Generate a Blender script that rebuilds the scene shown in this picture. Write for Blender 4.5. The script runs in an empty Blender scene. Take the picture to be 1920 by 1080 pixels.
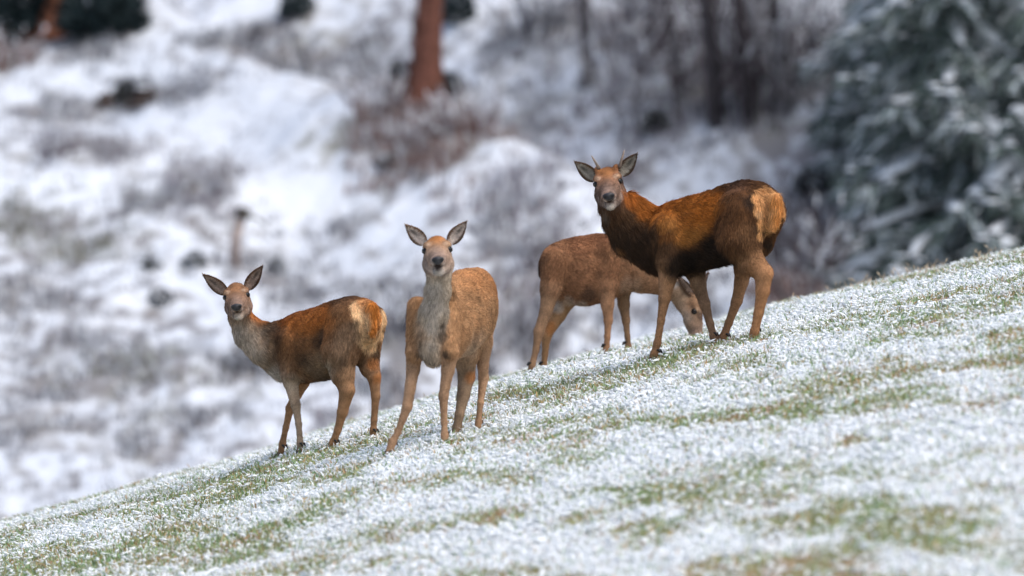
import bpy, math, random
import numpy as np
from mathutils import Vector

random.seed(7)
rng = np.random.default_rng(7)
S = bpy.context.scene
COL = S.collection
F = 14500.0            # focal length in photo pixels (1920 wide)
RAD = math.radians

# ------------------------------------------------------------------ camera, world, sun, exposure
cam_d = bpy.data.cameras.new('camera')
cam_d.sensor_width = 36.0
cam_d.lens = F * 36.0 / 1920.0
cam_d.clip_start = 0.5
cam_d.clip_end = 2000.0
cam_d.dof.use_dof = True
cam_d.dof.focus_distance = 52.5
cam_d.dof.aperture_fstop = 1.45
cam = bpy.data.objects.new('camera', cam_d)
COL.objects.link(cam)
cam.location = (0, 0, 0)
cam.rotation_euler = (RAD(90), 0, 0)
S.camera = cam

SUN_EL, SUN_AZ = RAD(58), RAD(132)     # azimuth clockwise from +Y (view direction): from the right, a little behind the camera
w = bpy.data.worlds.new('World')
S.world = w
w.use_nodes = True
wn = w.node_tree
bg = wn.nodes['Background']
sky = wn.nodes.new('ShaderNodeTexSky')
sky.sky_type = 'NISHITA'
sky.sun_disc = False
sky.sun_elevation = SUN_EL
sky.sun_rotation = SUN_AZ
sky.air_density = 1.0
sky.dust_density = 3.0
sky.ozone_density = 1.0
wn.links.new(sky.outputs['Color'], bg.inputs['Color'])
bg.inputs['Strength'].default_value = 0.15
sun_d = bpy.data.lights.new('sun', 'SUN')
sun_d.energy = 1.25
sun_d.angle = RAD(50)
sun_d.color = (1.0, 0.985, 0.90)
sun = bpy.data.objects.new('sun', sun_d)
COL.objects.link(sun)
sd = Vector((math.sin(SUN_AZ) * math.cos(SUN_EL), math.cos(SUN_AZ) * math.cos(SUN_EL), math.sin(SUN_EL)))
sun.rotation_euler = (-sd).to_track_quat('-Z', 'Y').to_euler()
vs = S.view_settings
S.display_settings.display_device = 'sRGB'
vs.view_transform = 'Standard'
vs.look = 'None'
vs.gamma = 1.0
vs.exposure = 0.5
vs.use_curve_mapping = False
S.render.engine = 'CYCLES'
S.cycles.use_denoising = True
S.cycles.max_bounces = 6
S.cycles.diffuse_bounces = 3

# ------------------------------------------------------------------ helpers
def sstep(a, b, x):
    t = np.clip((x - a) / (b - a), 0, 1)
    return t * t * (3 - 2 * t)

def hash2(ix, iy, seed):
    h = (ix.astype(np.int64) * 374761393 + iy.astype(np.int64) * 668265263 + seed * 974634577) & 0xffffffff
    h = ((h ^ (h >> 13)) * 1274126177) & 0xffffffff
    h = (h ^ (h >> 16)) & 0xffff
    return h / 65535.0

def vnoise(x, y, seed=0):
    x = np.asarray(x, float); y = np.asarray(y, float)
    ix = np.floor(x); iy = np.floor(y)
    fx = x - ix; fy = y - iy
    fx = fx * fx * (3 - 2 * fx); fy = fy * fy * (3 - 2 * fy)
    a = hash2(ix, iy, seed); b = hash2(ix + 1, iy, seed)
    c = hash2(ix, iy + 1, seed); d = hash2(ix + 1, iy + 1, seed)
    return (a + (b - a) * fx) * (1 - fy) + (c + (d - c) * fx) * fy

def fbm(x, y, oct=4, seed=0):
    s = 0; amp = 0.5; tot = 0
    for i in range(oct):
        s = s + amp * vnoise(x * 2 ** i + 13.7 * i, y * 2 ** i - 7.3 * i, seed + i)
        tot += amp; amp *= 0.5
    return s / tot

def noise3(p, sc, seed=0):
    return (vnoise(p[:, 0] * sc + p[:, 1] * sc * .31, p[:, 2] * sc + p[:, 1] * sc * .73, seed)
            + vnoise(p[:, 1] * sc + p[:, 2] * sc * .27, p[:, 0] * sc - p[:, 2] * sc * .41, seed + 5)) * .5

def W(X, Y, d):
    """the place seen at photo pixel (X, Y) at the distance d"""
    return np.array([(X - 960.0) / F * d, d, (540.0 - Y) / F * d])

def link(name, data, parent=None):
    o = bpy.data.objects.new(name, data)
    COL.objects.link(o)
    if parent is not None:
        o.parent = parent
    return o

def tag(o, label=None, cat=None, group=None, kind=None):
    if label: o['label'] = label
    if cat: o['category'] = cat
    if group: o['group'] = group
    if kind: o['kind'] = kind
    return o

def empty(name, loc):
    o = bpy.data.objects.new(name, None)
    COL.objects.link(o)
    o.location = loc
    o.empty_display_size = .2
    return o

def np_mesh(name, v, tri=None, quad=None, col=None, smooth=True, mat=None):
    """mesh from numpy arrays"""
    me = bpy.data.meshes.new(name)
    v = np.asarray(v, np.float32)
    nt = 0 if tri is None else len(tri); nq = 0 if quad is None else len(quad)
    loops = []
    if nt: loops.append(np.asarray(tri, np.int32).ravel())
    if nq: loops.append(np.asarray(quad, np.int32).ravel())
    loops = np.concatenate(loops)
    starts = np.concatenate([np.arange(nt) * 3, nt * 3 + np.arange(nq) * 4]).astype(np.int32)
    me.vertices.add(len(v)); me.vertices.foreach_set('co', v.ravel())
    me.loops.add(len(loops)); me.loops.foreach_set('vertex_index', loops)
    me.polygons.add(nt + nq)
    me.polygons.foreach_set('loop_start', starts)
    me.polygons.foreach_set('use_smooth', np.full(nt + nq, smooth))
    if col is not None:
        at = me.attributes.new('col', 'FLOAT_COLOR', 'POINT')
        c = np.ones((len(v), 4), np.float32); c[:, :3] = col
        at.data.foreach_set('color', c.ravel())
    me.update(calc_edges=True); me.validate()
    if mat: me.materials.append(mat)
    return me

class MB:
    """collects simple shapes into one mesh"""
    def __init__(s): s.v = []; s.t = []; s.q = []; s.c = []; s.n = 0
    def add(s, v, t=None, q=None, col=(.5, .5, .5)):
        v = np.asarray(v, float)
        s.v.append(v)
        if t is not None and len(t): s.t.append(np.asarray(t) + s.n)
        if q is not None and len(q): s.q.append(np.asarray(q) + s.n)
        c = np.asarray(col, float)
        if c.ndim == 1: c = np.tile(c, (len(v), 1))
        s.c.append(c); s.n += len(v)
    def tube(s, pts, rad, n=6, col=(.5, .5, .5), flat=1.0):
        pts = np.asarray(pts, float); m = len(pts); rad = np.broadcast_to(rad, (m,))
        tan = np.gradient(pts, axis=0); tan /= np.linalg.norm(tan, axis=1)[:, None] + 1e-9
        up = np.array([0, 0, 1.0]) if abs(tan[0][2]) < .9 else np.array([1.0, 0, 0])
        a = np.cross(tan, up); a /= np.linalg.norm(a, axis=1)[:, None] + 1e-9
        b = np.cross(a, tan)
        th = np.arange(n) * 2 * math.pi / n
        ring = (np.cos(th)[None, :, None] * a[:, None, :] + np.sin(th)[None, :, None] * b[:, None, :] * flat) * rad[:, None, None] + pts[:, None, :]
        v = ring.reshape(-1, 3)
        i = np.arange(m - 1)[:, None] * n; j = np.arange(n)[None, :]; j2 = (j + 1) % n
        q = np.stack([i + j, i + j2, i + n + j2, i + n + j], -1).reshape(-1, 4)
        v = np.vstack([v, pts[0], pts[-1]])
        t = [[m * n, (k + 1) % n, k] for k in range(n)] + [[m * n + 1, (m - 1) * n + k, (m - 1) * n + (k + 1) % n] for k in range(n)]
        if np.ndim(col) == 2: col = np.vstack([np.repeat(col, n, 0), col[:1], col[-1:]])
        s.add(v, t, q, col)
    def blob(s, c, r, scale=(1, 1, 1), rough=.15, col=(.5, .5, .5), seed=0, sub=1):
        v, t = ico(sub)
        rr = np.random.default_rng(seed)
        k = 1 + rough * (noise3(v * 1.7 + seed * 3.1, 1.5, seed) - .5) * 2 + rough * .4 * (rr.random(len(v)) - .5)
        s.add(np.asarray(c) + v * k[:, None] * r * np.asarray(scale), t, None, col)
    def mesh(s, name, mat, smooth=True):
        return np_mesh(name, np.vstack(s.v), np.vstack(s.t) if s.t else None, np.vstack(s.q) if s.q else None, np.vstack(s.c), smooth, mat)
    def obj(s, name, mat, parent=None, smooth=True, origin=None):
        o = link(name, s.mesh(name, mat, smooth), parent)
        base = parent.matrix_basis.translation if parent is not None and parent.parent is None else None
        if parent is not None:
            root = parent
            off = Vector((0, 0, 0))
            while root is not None:
                off += root.location; root = root.parent
            o.data.transform(__import__('mathutils').Matrix.Translation(-off))
        elif origin is not None:
            o.data.transform(__import__('mathutils').Matrix.Translation(-Vector(origin)))
            o.location = origin
        return o

_ico = {}
def ico(sub):
    if sub in _ico: return _ico[sub]
    import bmesh
    bm = bmesh.new(); bmesh.ops.create_icosphere(bm, subdivisions=sub, radius=1)
    v = np.array([x.co[:] for x in bm.verts]); t = np.array([[y.index for y in f.verts] for f in bm.faces])
    bm.free(); _ico[sub] = (v, t)
    return v, t

def mat_col(name, rough=.9, spec=.2, noise=0.0, nscale=20, sheen=0.0, bump=0.0, bscale=60, sss=0):
    """a material that takes the colour attribute of the thing, broken up by procedural noise"""
    m = bpy.data.materials.new(name); m.use_nodes = True
    nt = m.node_tree; b = nt.nodes['Principled BSDF']
    a = nt.nodes.new('ShaderNodeAttribute'); a.attribute_name = 'col'
    out = a.outputs['Color']
    if noise:
        tc = nt.nodes.new('ShaderNodeTexCoord')
        n = nt.nodes.new('ShaderNodeTexNoise'); n.inputs['Scale'].default_value = nscale; n.inputs['Detail'].default_value = 4
        nt.links.new(tc.outputs['Object'], n.inputs['Vector'])
        mr = nt.nodes.new('ShaderNodeMapRange'); mr.inputs[1].default_value = .3; mr.inputs[2].default_value = .7
        mr.inputs[3].default_value = 1 - noise; mr.inputs[4].default_value = 1 + noise
        nt.links.new(n.outputs[0], mr.inputs[0])
        mx = nt.nodes.new('ShaderNodeVectorMath'); mx.operation = 'SCALE'
        nt.links.new(out, mx.inputs[0]); nt.links.new(mr.outputs[0], mx.inputs['Scale'])
        out = mx.outputs[0]
        if bump:
            n2 = nt.nodes.new('ShaderNodeTexNoise'); n2.inputs['Scale'].default_value = bscale
            nt.links.new(tc.outputs['Object'], n2.inputs['Vector'])
            bp = nt.nodes.new('ShaderNodeBump'); bp.inputs['Strength'].default_value = bump; bp.inputs['Distance'].default_value = .02
            nt.links.new(n2.outputs[0], bp.inputs['Height']); nt.links.new(bp.outputs[0], b.inputs['Normal'])
    nt.links.new(out, b.inputs['Base Color'])
    b.inputs['Roughness'].default_value = rough
    b.inputs['Specular IOR Level'].default_value = spec
    if sheen: b.inputs['Sheen Weight'].default_value = sheen
    return m

M_SNOW = mat_col('snow', .75, .25, .04, 30)
M_PLANT = mat_col('plant_matter', .85, .15, .15, 6)
M_BARK = mat_col('bark', .95, .1, .35, 14, bump=.6, bscale=40)
M_FUR = mat_col('deer_fur', .75, .18)
M_SKIN = mat_col('deer_hide', .85, .12, .18, 90)
M_WET = mat_col('moist_skin', .38, .4, .12, 120)
M_EYE = mat_col('eye', .16, .35)
M_HORN = mat_col('horn', .55, .35, .2, 60)

# ------------------------------------------------------------------ meadow surface
RX = np.array([-300, 0, 250, 500, 700, 900, 1180, 1480, 1700, 1920, 2200], float)
RY = np.array([1064, 990, 921, 853, 788, 727, 653, 575, 527, 477, 410], float)
YR = 57.5
_px = (RX - 960) / F * YR; _pz = (540 - RY) / F * YR + .02
Q = 0.0045
HOOF_FIX = []          # (x, y, weight): gentle rises and dips of the turf under the hooves

def meadow0(x, y):
    x = np.asarray(x, float); y = np.asarray(y, float)
    z = np.interp(x, _px, _pz)
    lo = x < _px[0]; hi = x > _px[-1]
    z = np.where(lo, _pz[0] + np.maximum(x - _px[0], -20) * .24, z)
    z = np.where(hi, _pz[-1] + np.minimum(x - _px[-1], 20) * .24, z)
    u = YR - y
    near = Q * 19.5 ** 2 + 2 * Q * 19.5 * (np.minimum(u, 34) - 19.5) * .85
    far = Q * 14 ** 2 + 2 * Q * 14 * (-u - 14)
    d = np.where(u > 19.5, near, np.where(u < -14, far, Q * u * u))
    return z - d

def meadow(x, y):
    z = meadow0(x, y)
    x = np.asarray(x, float); y = np.asarray(y, float)
    for hx, hy, wt in HOOF_FIX:
        z = z + wt * np.exp(-((x - hx) / .30) ** 2 * .5 - ((y - hy) / .55) ** 2 * .5)
    return z

def meadow_hit(X, Y, d0=40., d1=60.):
    d = np.linspace(d0, d1, 2000)
    z = meadow0((X - 960) / F * d, d)
    k = np.nonzero(z >= (540 - Y) / F * d)[0]
    return d[k[0]] if len(k) else d[np.argmax(z / d)]

# ------------------------------------------------------------------ deer: implicit surface meshed once
def surface_nets(f, org, h):
    s = f < 0
    nx, ny, nz = f.shape
    cs = np.zeros((nx - 1, ny - 1, nz - 1), np.int8)
    offs = [(i, j, k) for i in (0, 1) for j in (0, 1) for k in (0, 1)]
    for i, j, k in offs: cs += s[i:nx - 1 + i, j:ny - 1 + j, k:nz - 1 + k]
    act = (cs > 0) & (cs < 8)
    idx = np.argwhere(act)
    ids = -np.ones(act.shape, np.int64); ids[act] = np.arange(len(idx))
    val = np.stack([f[idx[:, 0] + i, idx[:, 1] + j, idx[:, 2] + k] for i, j, k in offs], 1)
    acc = np.zeros((len(idx), 3)); cnt = np.zeros(len(idx))
    O = np.array(offs, float)
    for a in range(8):
        for b in range(a + 1, 8):
            if abs(O[a] - O[b]).sum() != 1: continue
            va, vb = val[:, a], val[:, b]
            m = (va < 0) != (vb < 0)
            t = np.where(m, va / np.where(m, va - vb, 1), 0)
            acc += (O[a] + t[:, None] * (O[b] - O[a])) * m[:, None]; cnt += m
    v = org + (idx + acc / cnt[:, None]) * h
    quads = []
    for ax in range(3):
        e = [slice(None)] * 3; e2 = [slice(None)] * 3
        e[ax] = slice(0, -1); e2[ax] = slice(1, None)
        a, b = s[tuple(e)], s[tuple(e2)]
        p = np.argwhere(a != b)
        o1, o2 = (ax + 1) % 3, (ax + 2) % 3
        p = p[(p[:, o1] > 0) & (p[:, o2] > 0) & (p[:, o1] < f.shape[o1] - 1) & (p[:, o2] < f.shape[o2] - 1)]
        flip = s[tuple(p.T)]
        d1 = np.zeros(3, int); d1[o1] = 1; d2 = np.zeros(3, int); d2[o2] = 1
        c = [ids[tuple((p - x).T)] for x in (d1 + d2, d2, 0 * d1, d1)]
        q = np.stack(c, 1)
        q[~flip] = q[~flip][:, ::-1]
        quads.append(q)
    q = np.vstack(quads); q = q[(q >= 0).all(1)]
    return v, q

RUST = (.40, .135, .030); BROWN = (.20, .098, .045); GREYB = (.27, .165, .095); PALE = (.45, .36, .27)
CREAM = (.78, .50, .27); DARK = (.028, .019, .014); LEG = (.34, .185, .095); ORANGE = (.56, .19, .032)
TAWNY = (.43, .235, .115); FACE = (.30, .175, .115)

class Deer:
    def __init__(s, ox, oy, zf, d0, Xc, ang, mode):
        s.ox, s.oy, s.zf, s.d0, s.Xc, s.mode = ox, oy, zf, d0, Xc, mode
        c, n = math.cos(RAD(ang)), math.sin(RAD(ang))
        if mode == 'left':   s.a, s.l = (-c, n), (-n, -c)        # walks left, rump nearer
        if mode == 'right':  s.a, s.l = (c, n), (n, -c)          # walks right, rump nearer
        if mode == 'front':  s.a, s.l = (-n, -c), (-c, n)        # faces the camera, turned to the left
        s.A = np.array([s.a[0], s.a[1], 0]); s.L = np.array([s.l[0], s.l[1], 0])
        s.pr = []; s.paint = []; s.hoofs = []
    def P(s, zx, zy, w=None, t=None, dep=None):
        X = s.ox + zx / s.zf; Y = s.oy + zy / s.zf
        dx = (X - s.Xc) * s.d0 / F
        if dep is None:
            if t is None:
                t = (dx - (w or 0) * s.l[0]) / s.a[0]
                dep = t * s.a[1] + (w or 0) * s.l[1]
            else:
                ww = (dx - t * s.a[0]) / s.l[0]
                dep = t * s.a[1] + ww * s.l[1]
        return W(X, Y, s.d0 + dep)
    def R(s, r): return r / s.zf * s.d0 / F
    def cone(s, a, b, ra, rb, col, k=.03, lat=1.0, fl=.022, px=True):
        if px: ra, rb = s.R(ra), s.R(rb)
        s.pr.append((np.array(a, float), np.array(b, float), ra, rb, k, np.array(col), lat, fl))
    def chain(s, pts, col, k=.03, lat=1.0, fl=.022):
        for (a, ra), (b, rb) in zip(pts[:-1], pts[1:]): s.cone(a, b, ra, rb, col, k, lat, fl)
    def leg(s, pts, col, foot=None, k=.025, fl=.007, dirn=None, w=0):
        """pts: (zx, zy, r) from the top to the hoof; all joints at the lateral offset w, or t for a frontal deer"""
        ps = []
        for p in pts:
            zx, zy, r = p[:3]; q = p[3] if len(p) > 3 else w
            r *= 1 - (.16 if len(ps) in (0, 1, 2, len(pts) - 1) else .22) * min(1, len(ps) / 3)
            ps.append((s.P(zx, zy, t=q) if s.mode == 'front' else s.P(zx, zy, w=q), r))
        n = len(ps)
        for i in range(n - 1):
            s.cone(ps[i][0], ps[i + 1][0], ps[i][1], ps[i + 1][1], np.array(col) * (1 if i < n - 2 else .85), k if i < 1 else .018, 1, fl)
        s.hoofs.append((ps[-1][0], ps[-2][0], dirn))
    def dab(s, p, r, col, st=1.0, soft=.5):
        s.paint.append((np.array(p, float), r, np.array(col), st, soft))
    def head(s, O, rv, fv, half, cols, jaw=1.0):
        """head built in its own axes: f along the muzzle, u up, r to the side; half = half the distance of the eyes"""
        k = half / .075
        rv = np.array(rv, float); fv = np.array(fv, float); fv /= np.linalg.norm(fv)
        rv -= fv * rv.dot(fv); rv /= np.linalg.norm(rv); uv = np.cross(fv, rv)
        s.H = lambda f, u, r=0.0: O + k * (f * fv + u * uv + r * rv)
        s.hk, s.hf, s.hu, s.hr = k, fv, uv, rv
        H = s.H
        def c(a, b, ra, rb, col, kk=.02): s.cone(H(*a), H(*b), ra * k, rb * k, col, kk, 1, .009, px=False)
        fore, muz, chin = cols
        c((-.05, .0), (-.02, .018), .074, .072, fore)
        c((.03, .0), (.13, -.035), .064, .050, fore)
        c((.13, -.035), (.225, -.06), .048, .036, muz)
        c((.20, -.062, -.014), (.232, -.066, -.016), .030, .026, muz, .015)
        c((.20, -.062, .014), (.232, -.066, .016), .030, .026, muz, .015)
        for sg in (-1, 1):
            c((.055, .026, sg * .052), (.015, .030, sg * .060), .024, .026, fore, .018)
            c((-.04, -.078 * jaw, sg * .040), (.10, -.098 * jaw, sg * .026), .054 * jaw, .040 * jaw, muz, .03)
            c((.06, -.02, sg * .040), (.13, -.05, sg * .028), .034, .030, muz, .03)
        c((.08, -.115 * jaw), (.205, -.122 * jaw), .040 * jaw, .028 * jaw, chin, .02)
        return H
    def field_mesh(s, h=.0085):
        lo = np.min([np.minimum(p[0], p[1]) - max(p[2], p[3]) for p in s.pr], 0) - .05
        hi = np.max([np.maximum(p[0], p[1]) + max(p[2], p[3]) for p in s.pr], 0) + .05
        n = np.ceil((hi - lo) / h).astype(int)
        f = np.full(n, .5, np.float32)
        ax = [(lo[i] + np.arange(n[i]) * h).astype(np.float32) for i in range(3)]
        for a, b, ra, rb, k, col, lat, fl in s.pr:
            m = max(ra, rb) + k + .03
            i0 = np.maximum(((np.minimum(a, b) - m - lo) / h).astype(int), 0)
            i1 = np.minimum(((np.maximum(a, b) + m - lo) / h).astype(int) + 2, n)
            sl = tuple(slice(i0[i], i1[i]) for i in range(3))
            X, Y, Z = np.meshgrid(ax[0][sl[0]], ax[1][sl[1]], ax[2][sl[2]], indexing='ij')
            d = s.dist(np.stack([X, Y, Z], -1), a, b, ra, rb, lat)
            g = f[sl]
            hh = np.clip(.5 + .5 * (g - d) / k, 0, 1)
            f[sl] = d * hh + g * (1 - hh) - k * hh * (1 - hh)
        return surface_nets(f, lo, h)
    def dist(s, p, a, b, ra, rb, lat):
        q = p - a.astype(np.float32); ba = (b - a)
        if lat != 1.0:
            e = (1 / lat - 1); L = s.L
            q = q + (q @ L.astype(np.float32))[..., None] * (L * e).astype(np.float32)
            ba = ba + L * (ba.dot(L) * e)
        ba = ba.astype(np.float32)
        t = np.clip((q @ ba) / (ba @ ba + 1e-9), 0, 1)
        return np.linalg.norm(q - t[..., None] * ba, axis=-1) - (ra + t * (rb - ra))
    def attrs(s, v):
        """coat colour, hair direction and hair length at points on the body, from the nearest muscles and the dabs (coat markings, some painted crease shade and rim light)"""
        wsum = np.zeros(len(v)); col = np.zeros((len(v), 3)); dr = np.zeros((len(v), 3)); fl = np.zeros(len(v))
        v32 = v.astype(np.float32)
        for a, b, ra, rb, k, c, lat, f in s.pr:
            d = np.abs(s.dist(v32, a, b, ra, rb, lat))
            wt = np.exp(-d / .014) + 1e-12
            u = (b - a) / (np.linalg.norm(b - a) + 1e-6)
            wsum += wt; col += wt[:, None] * c; dr += wt[:, None] * u; fl += wt * f
        col /= wsum[:, None]; fl /= wsum
        wob = (noise3(v, 22, 3) - .5) * .05 + (noise3(v, 60, 9) - .5) * .025
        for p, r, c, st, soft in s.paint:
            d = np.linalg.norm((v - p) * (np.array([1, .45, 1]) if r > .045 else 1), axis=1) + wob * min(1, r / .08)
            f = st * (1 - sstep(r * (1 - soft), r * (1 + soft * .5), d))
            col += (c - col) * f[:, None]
        lum = 1 + .40 * (noise3(v, 11, 17) - .5) + .35 * (noise3(v, 27, 23) - .5)
        return col * lum[:, None], dr, fl

def ear(s, base, tip, width, nrm, outer, inner, name='ear'):
    """a cupped leaf with two skins and a rolled rim"""
    base = base - (tip - base) * .10
    d = tip - base; Ln = np.linalg.norm(d); d = d / Ln
    nrm = nrm - d * nrm.dot(d); nrm /= np.linalg.norm(nrm); sd = np.cross(d, nrm)
    nu, nv = 15, 11
    u = np.linspace(0, 1, nu); vv = np.linspace(-1, 1, nv)
    prof = width * (np.sin(np.pi * np.clip(u * .93 + .07, 0, 1) ** .82) ** .8 * (1 - .15 * u) + .10 * (1 - u) ** 2)
    prof[-1] = width * .03
    U, V = np.meshgrid(u, vv, indexing='ij'); PW = prof[:, None]
    cup = .62 * PW * (V ** 2) * (1 - .35 * U)
    P = base + d * (U * Ln)[..., None] + sd * (PW * V * .92)[..., None] + nrm * (cup - .35 * PW + .02 * U ** 2)[..., None]
    back = P - nrm * (.010 * (1 - V ** 2) + .003)[..., None] - d * .0
    n1 = nu * nv
    v = np.vstack([P.reshape(-1, 3), back.reshape(-1, 3)])
    q = []
    for i in range(nu - 1):
        for j in range(nv - 1):
            a = i * nv + j
            q.append([a, a + nv, a + nv + 1, a + 1]); q.append([n1 + a, n1 + a + 1, n1 + a + nv + 1, n1 + a + nv])
        for j in (0, nv - 1):
            a = i * nv + j
            q.append([a, n1 + a, n1 + a + nv, a + nv] if j == 0 else [a, a + nv, n1 + a + nv, n1 + a])
    for j in range(nv - 1):
        a = (nu - 1) * nv + j
        q.append([a, n1 + a, n1 + a + 1, a + 1][::-1])
    rim = sstep(.50, .88, np.abs(V)) + sstep(.78, .98, U)
    ctr = np.exp(-(V / .30) ** 2) * sstep(.25, .5, U) * (1 - sstep(.6, .85, U))
    rim = np.clip(rim, 0, 1)
    ci = np.array(inner)[None, None] * (1 - rim[..., None]) + np.array((.055, .032, .02)) * rim[..., None]
    ci = ci + (np.array((.06, .05, .04)) - ci) * (ctr * .75)[..., None]
    ci = ci * (0.75 + .5 * vnoise(U * 9, V * 5, 4))[..., None]
    co = np.tile(np.array(outer), (nu, nv, 1)) * (.8 + .4 * vnoise(U * 9, V * 7, 2))[..., None]
    c = np.vstack([ci.reshape(-1, 3), co.reshape(-1, 3)])
    mb = MB(); mb.add(v, None, np.array(q), c)
    # soft hairs inside the ear and along the rim
    hp, hd, hl, hc = [], [], [], []
    r = np.random.default_rng(int(abs(base[0]) * 1000))
    for _ in range(420):
        i = r.integers(1, nu - 1); j = r.integers(0, nv)
        p = P[i, j]; inw = -sd * V[i, j] * .7 + nrm * .7 + d * .5 + r.normal(0, .25, 3)
        hp.append(p); hd.append(inw / np.linalg.norm(inw)); hl.append(.012 + .014 * r.random())
        hc.append(ci[i, j] * (1.0 + .5 * r.random()) if abs(V[i, j]) < .75 else np.array(outer) * .6)
    for _ in range(260):
        i = r.integers(0, nu); j = r.integers(0, nv)
        p = back[i, j]; out = -nrm * .35 + d * .8 + r.normal(0, .15, 3)
        hp.append(p); hd.append(out / np.linalg.norm(out)); hl.append(.010); hc.append(np.array(outer) * (.8 + .4 * r.random()))
    return mb, (np.array(hp), np.array(hd), np.array(hl), np.array(hc))

def fur_object(parent, roots, dirs, lens, cols, nrm, rad=.0013):
    n = len(roots)
    hc = bpy.data.hair_curves.new('fur')
    hc.add_curves([4] * n)
    t = np.array([0, .33, .67, 1.0])
    sag = np.array([0, 0, -.18])
    pts = roots[:, None] + dirs[:, None] * (lens[:, None] * t)[..., None] + (nrm[:, None] * (t * (1 - t) * .25)[None, :, None] + sag * (t ** 2)[None, :, None]) * lens[:, None, None]
    off = np.array(parent.location)
    hc.points.foreach_set('position', (pts - off).astype(np.float32).ravel())
    ra = hc.attributes.get('radius') or hc.attributes.new('radius', 'FLOAT', 'POINT')
    rr = rad * np.array([1.0, .9, .65, .12])
    ra.data.foreach_set('value', np.tile(rr, n).astype(np.float32))
    ca = hc.attributes.new('col', 'FLOAT_COLOR', 'CURVE')
    c = np.ones((n, 4), np.float32); c[:, :3] = cols
    ca.data.foreach_set('color', c.ravel())
    hc.materials.append(M_FUR)
    return link('fur', hc, parent)

def hoof_mesh(root, p, above, fwd):
    """two pointed toes and two dew claws"""
    fwd = np.array([fwd[0], fwd[1], 0.0]); fwd /= np.linalg.norm(fwd)
    sd = np.array([-fwd[1], fwd[0], 0])
    mb = MB(); dk = np.array((.022, .019, .018))
    for sg in (-1, 1):
        c = p + sd * sg * .0135
        sec = []
        for f, hh, ww in ((-.028, .030, .013), (-.005, .046, .0165), (.022, .034, .013), (.047, .008, .004)):
            for a in range(8):
                th = a * math.pi / 4
                zz = (math.sin(th) * .5 + .5) * hh - .022
                sec.append(c + fwd * f + sd * (math.cos(th) * ww) + np.array([0, 0, zz]))
        q = [[i * 8 + j, i * 8 + (j + 1) % 8, i * 8 + 8 + (j + 1) % 8, i * 8 + 8 + j] for i in range(3) for j in range(8)]
        q += [[3, 2, 1, 0], [7, 6, 5, 4], [7, 4, 3, 0], [24, 25, 26, 27], [28, 29, 30, 31], [24, 27, 28, 31]]
        mb.add(sec, None, q, dk * 1.2)
        d = above - p; d = d / np.linalg.norm(d)
        e = p + d * .072 - fwd * .026 + sd * sg * .015
        mb.tube([e + fwd * .012, e, e - fwd * .012 - np.array([0, 0, .02])], [.007, .0085, .004], 6, dk)
    return mb.obj('hoof', M_HORN, root)

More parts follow.
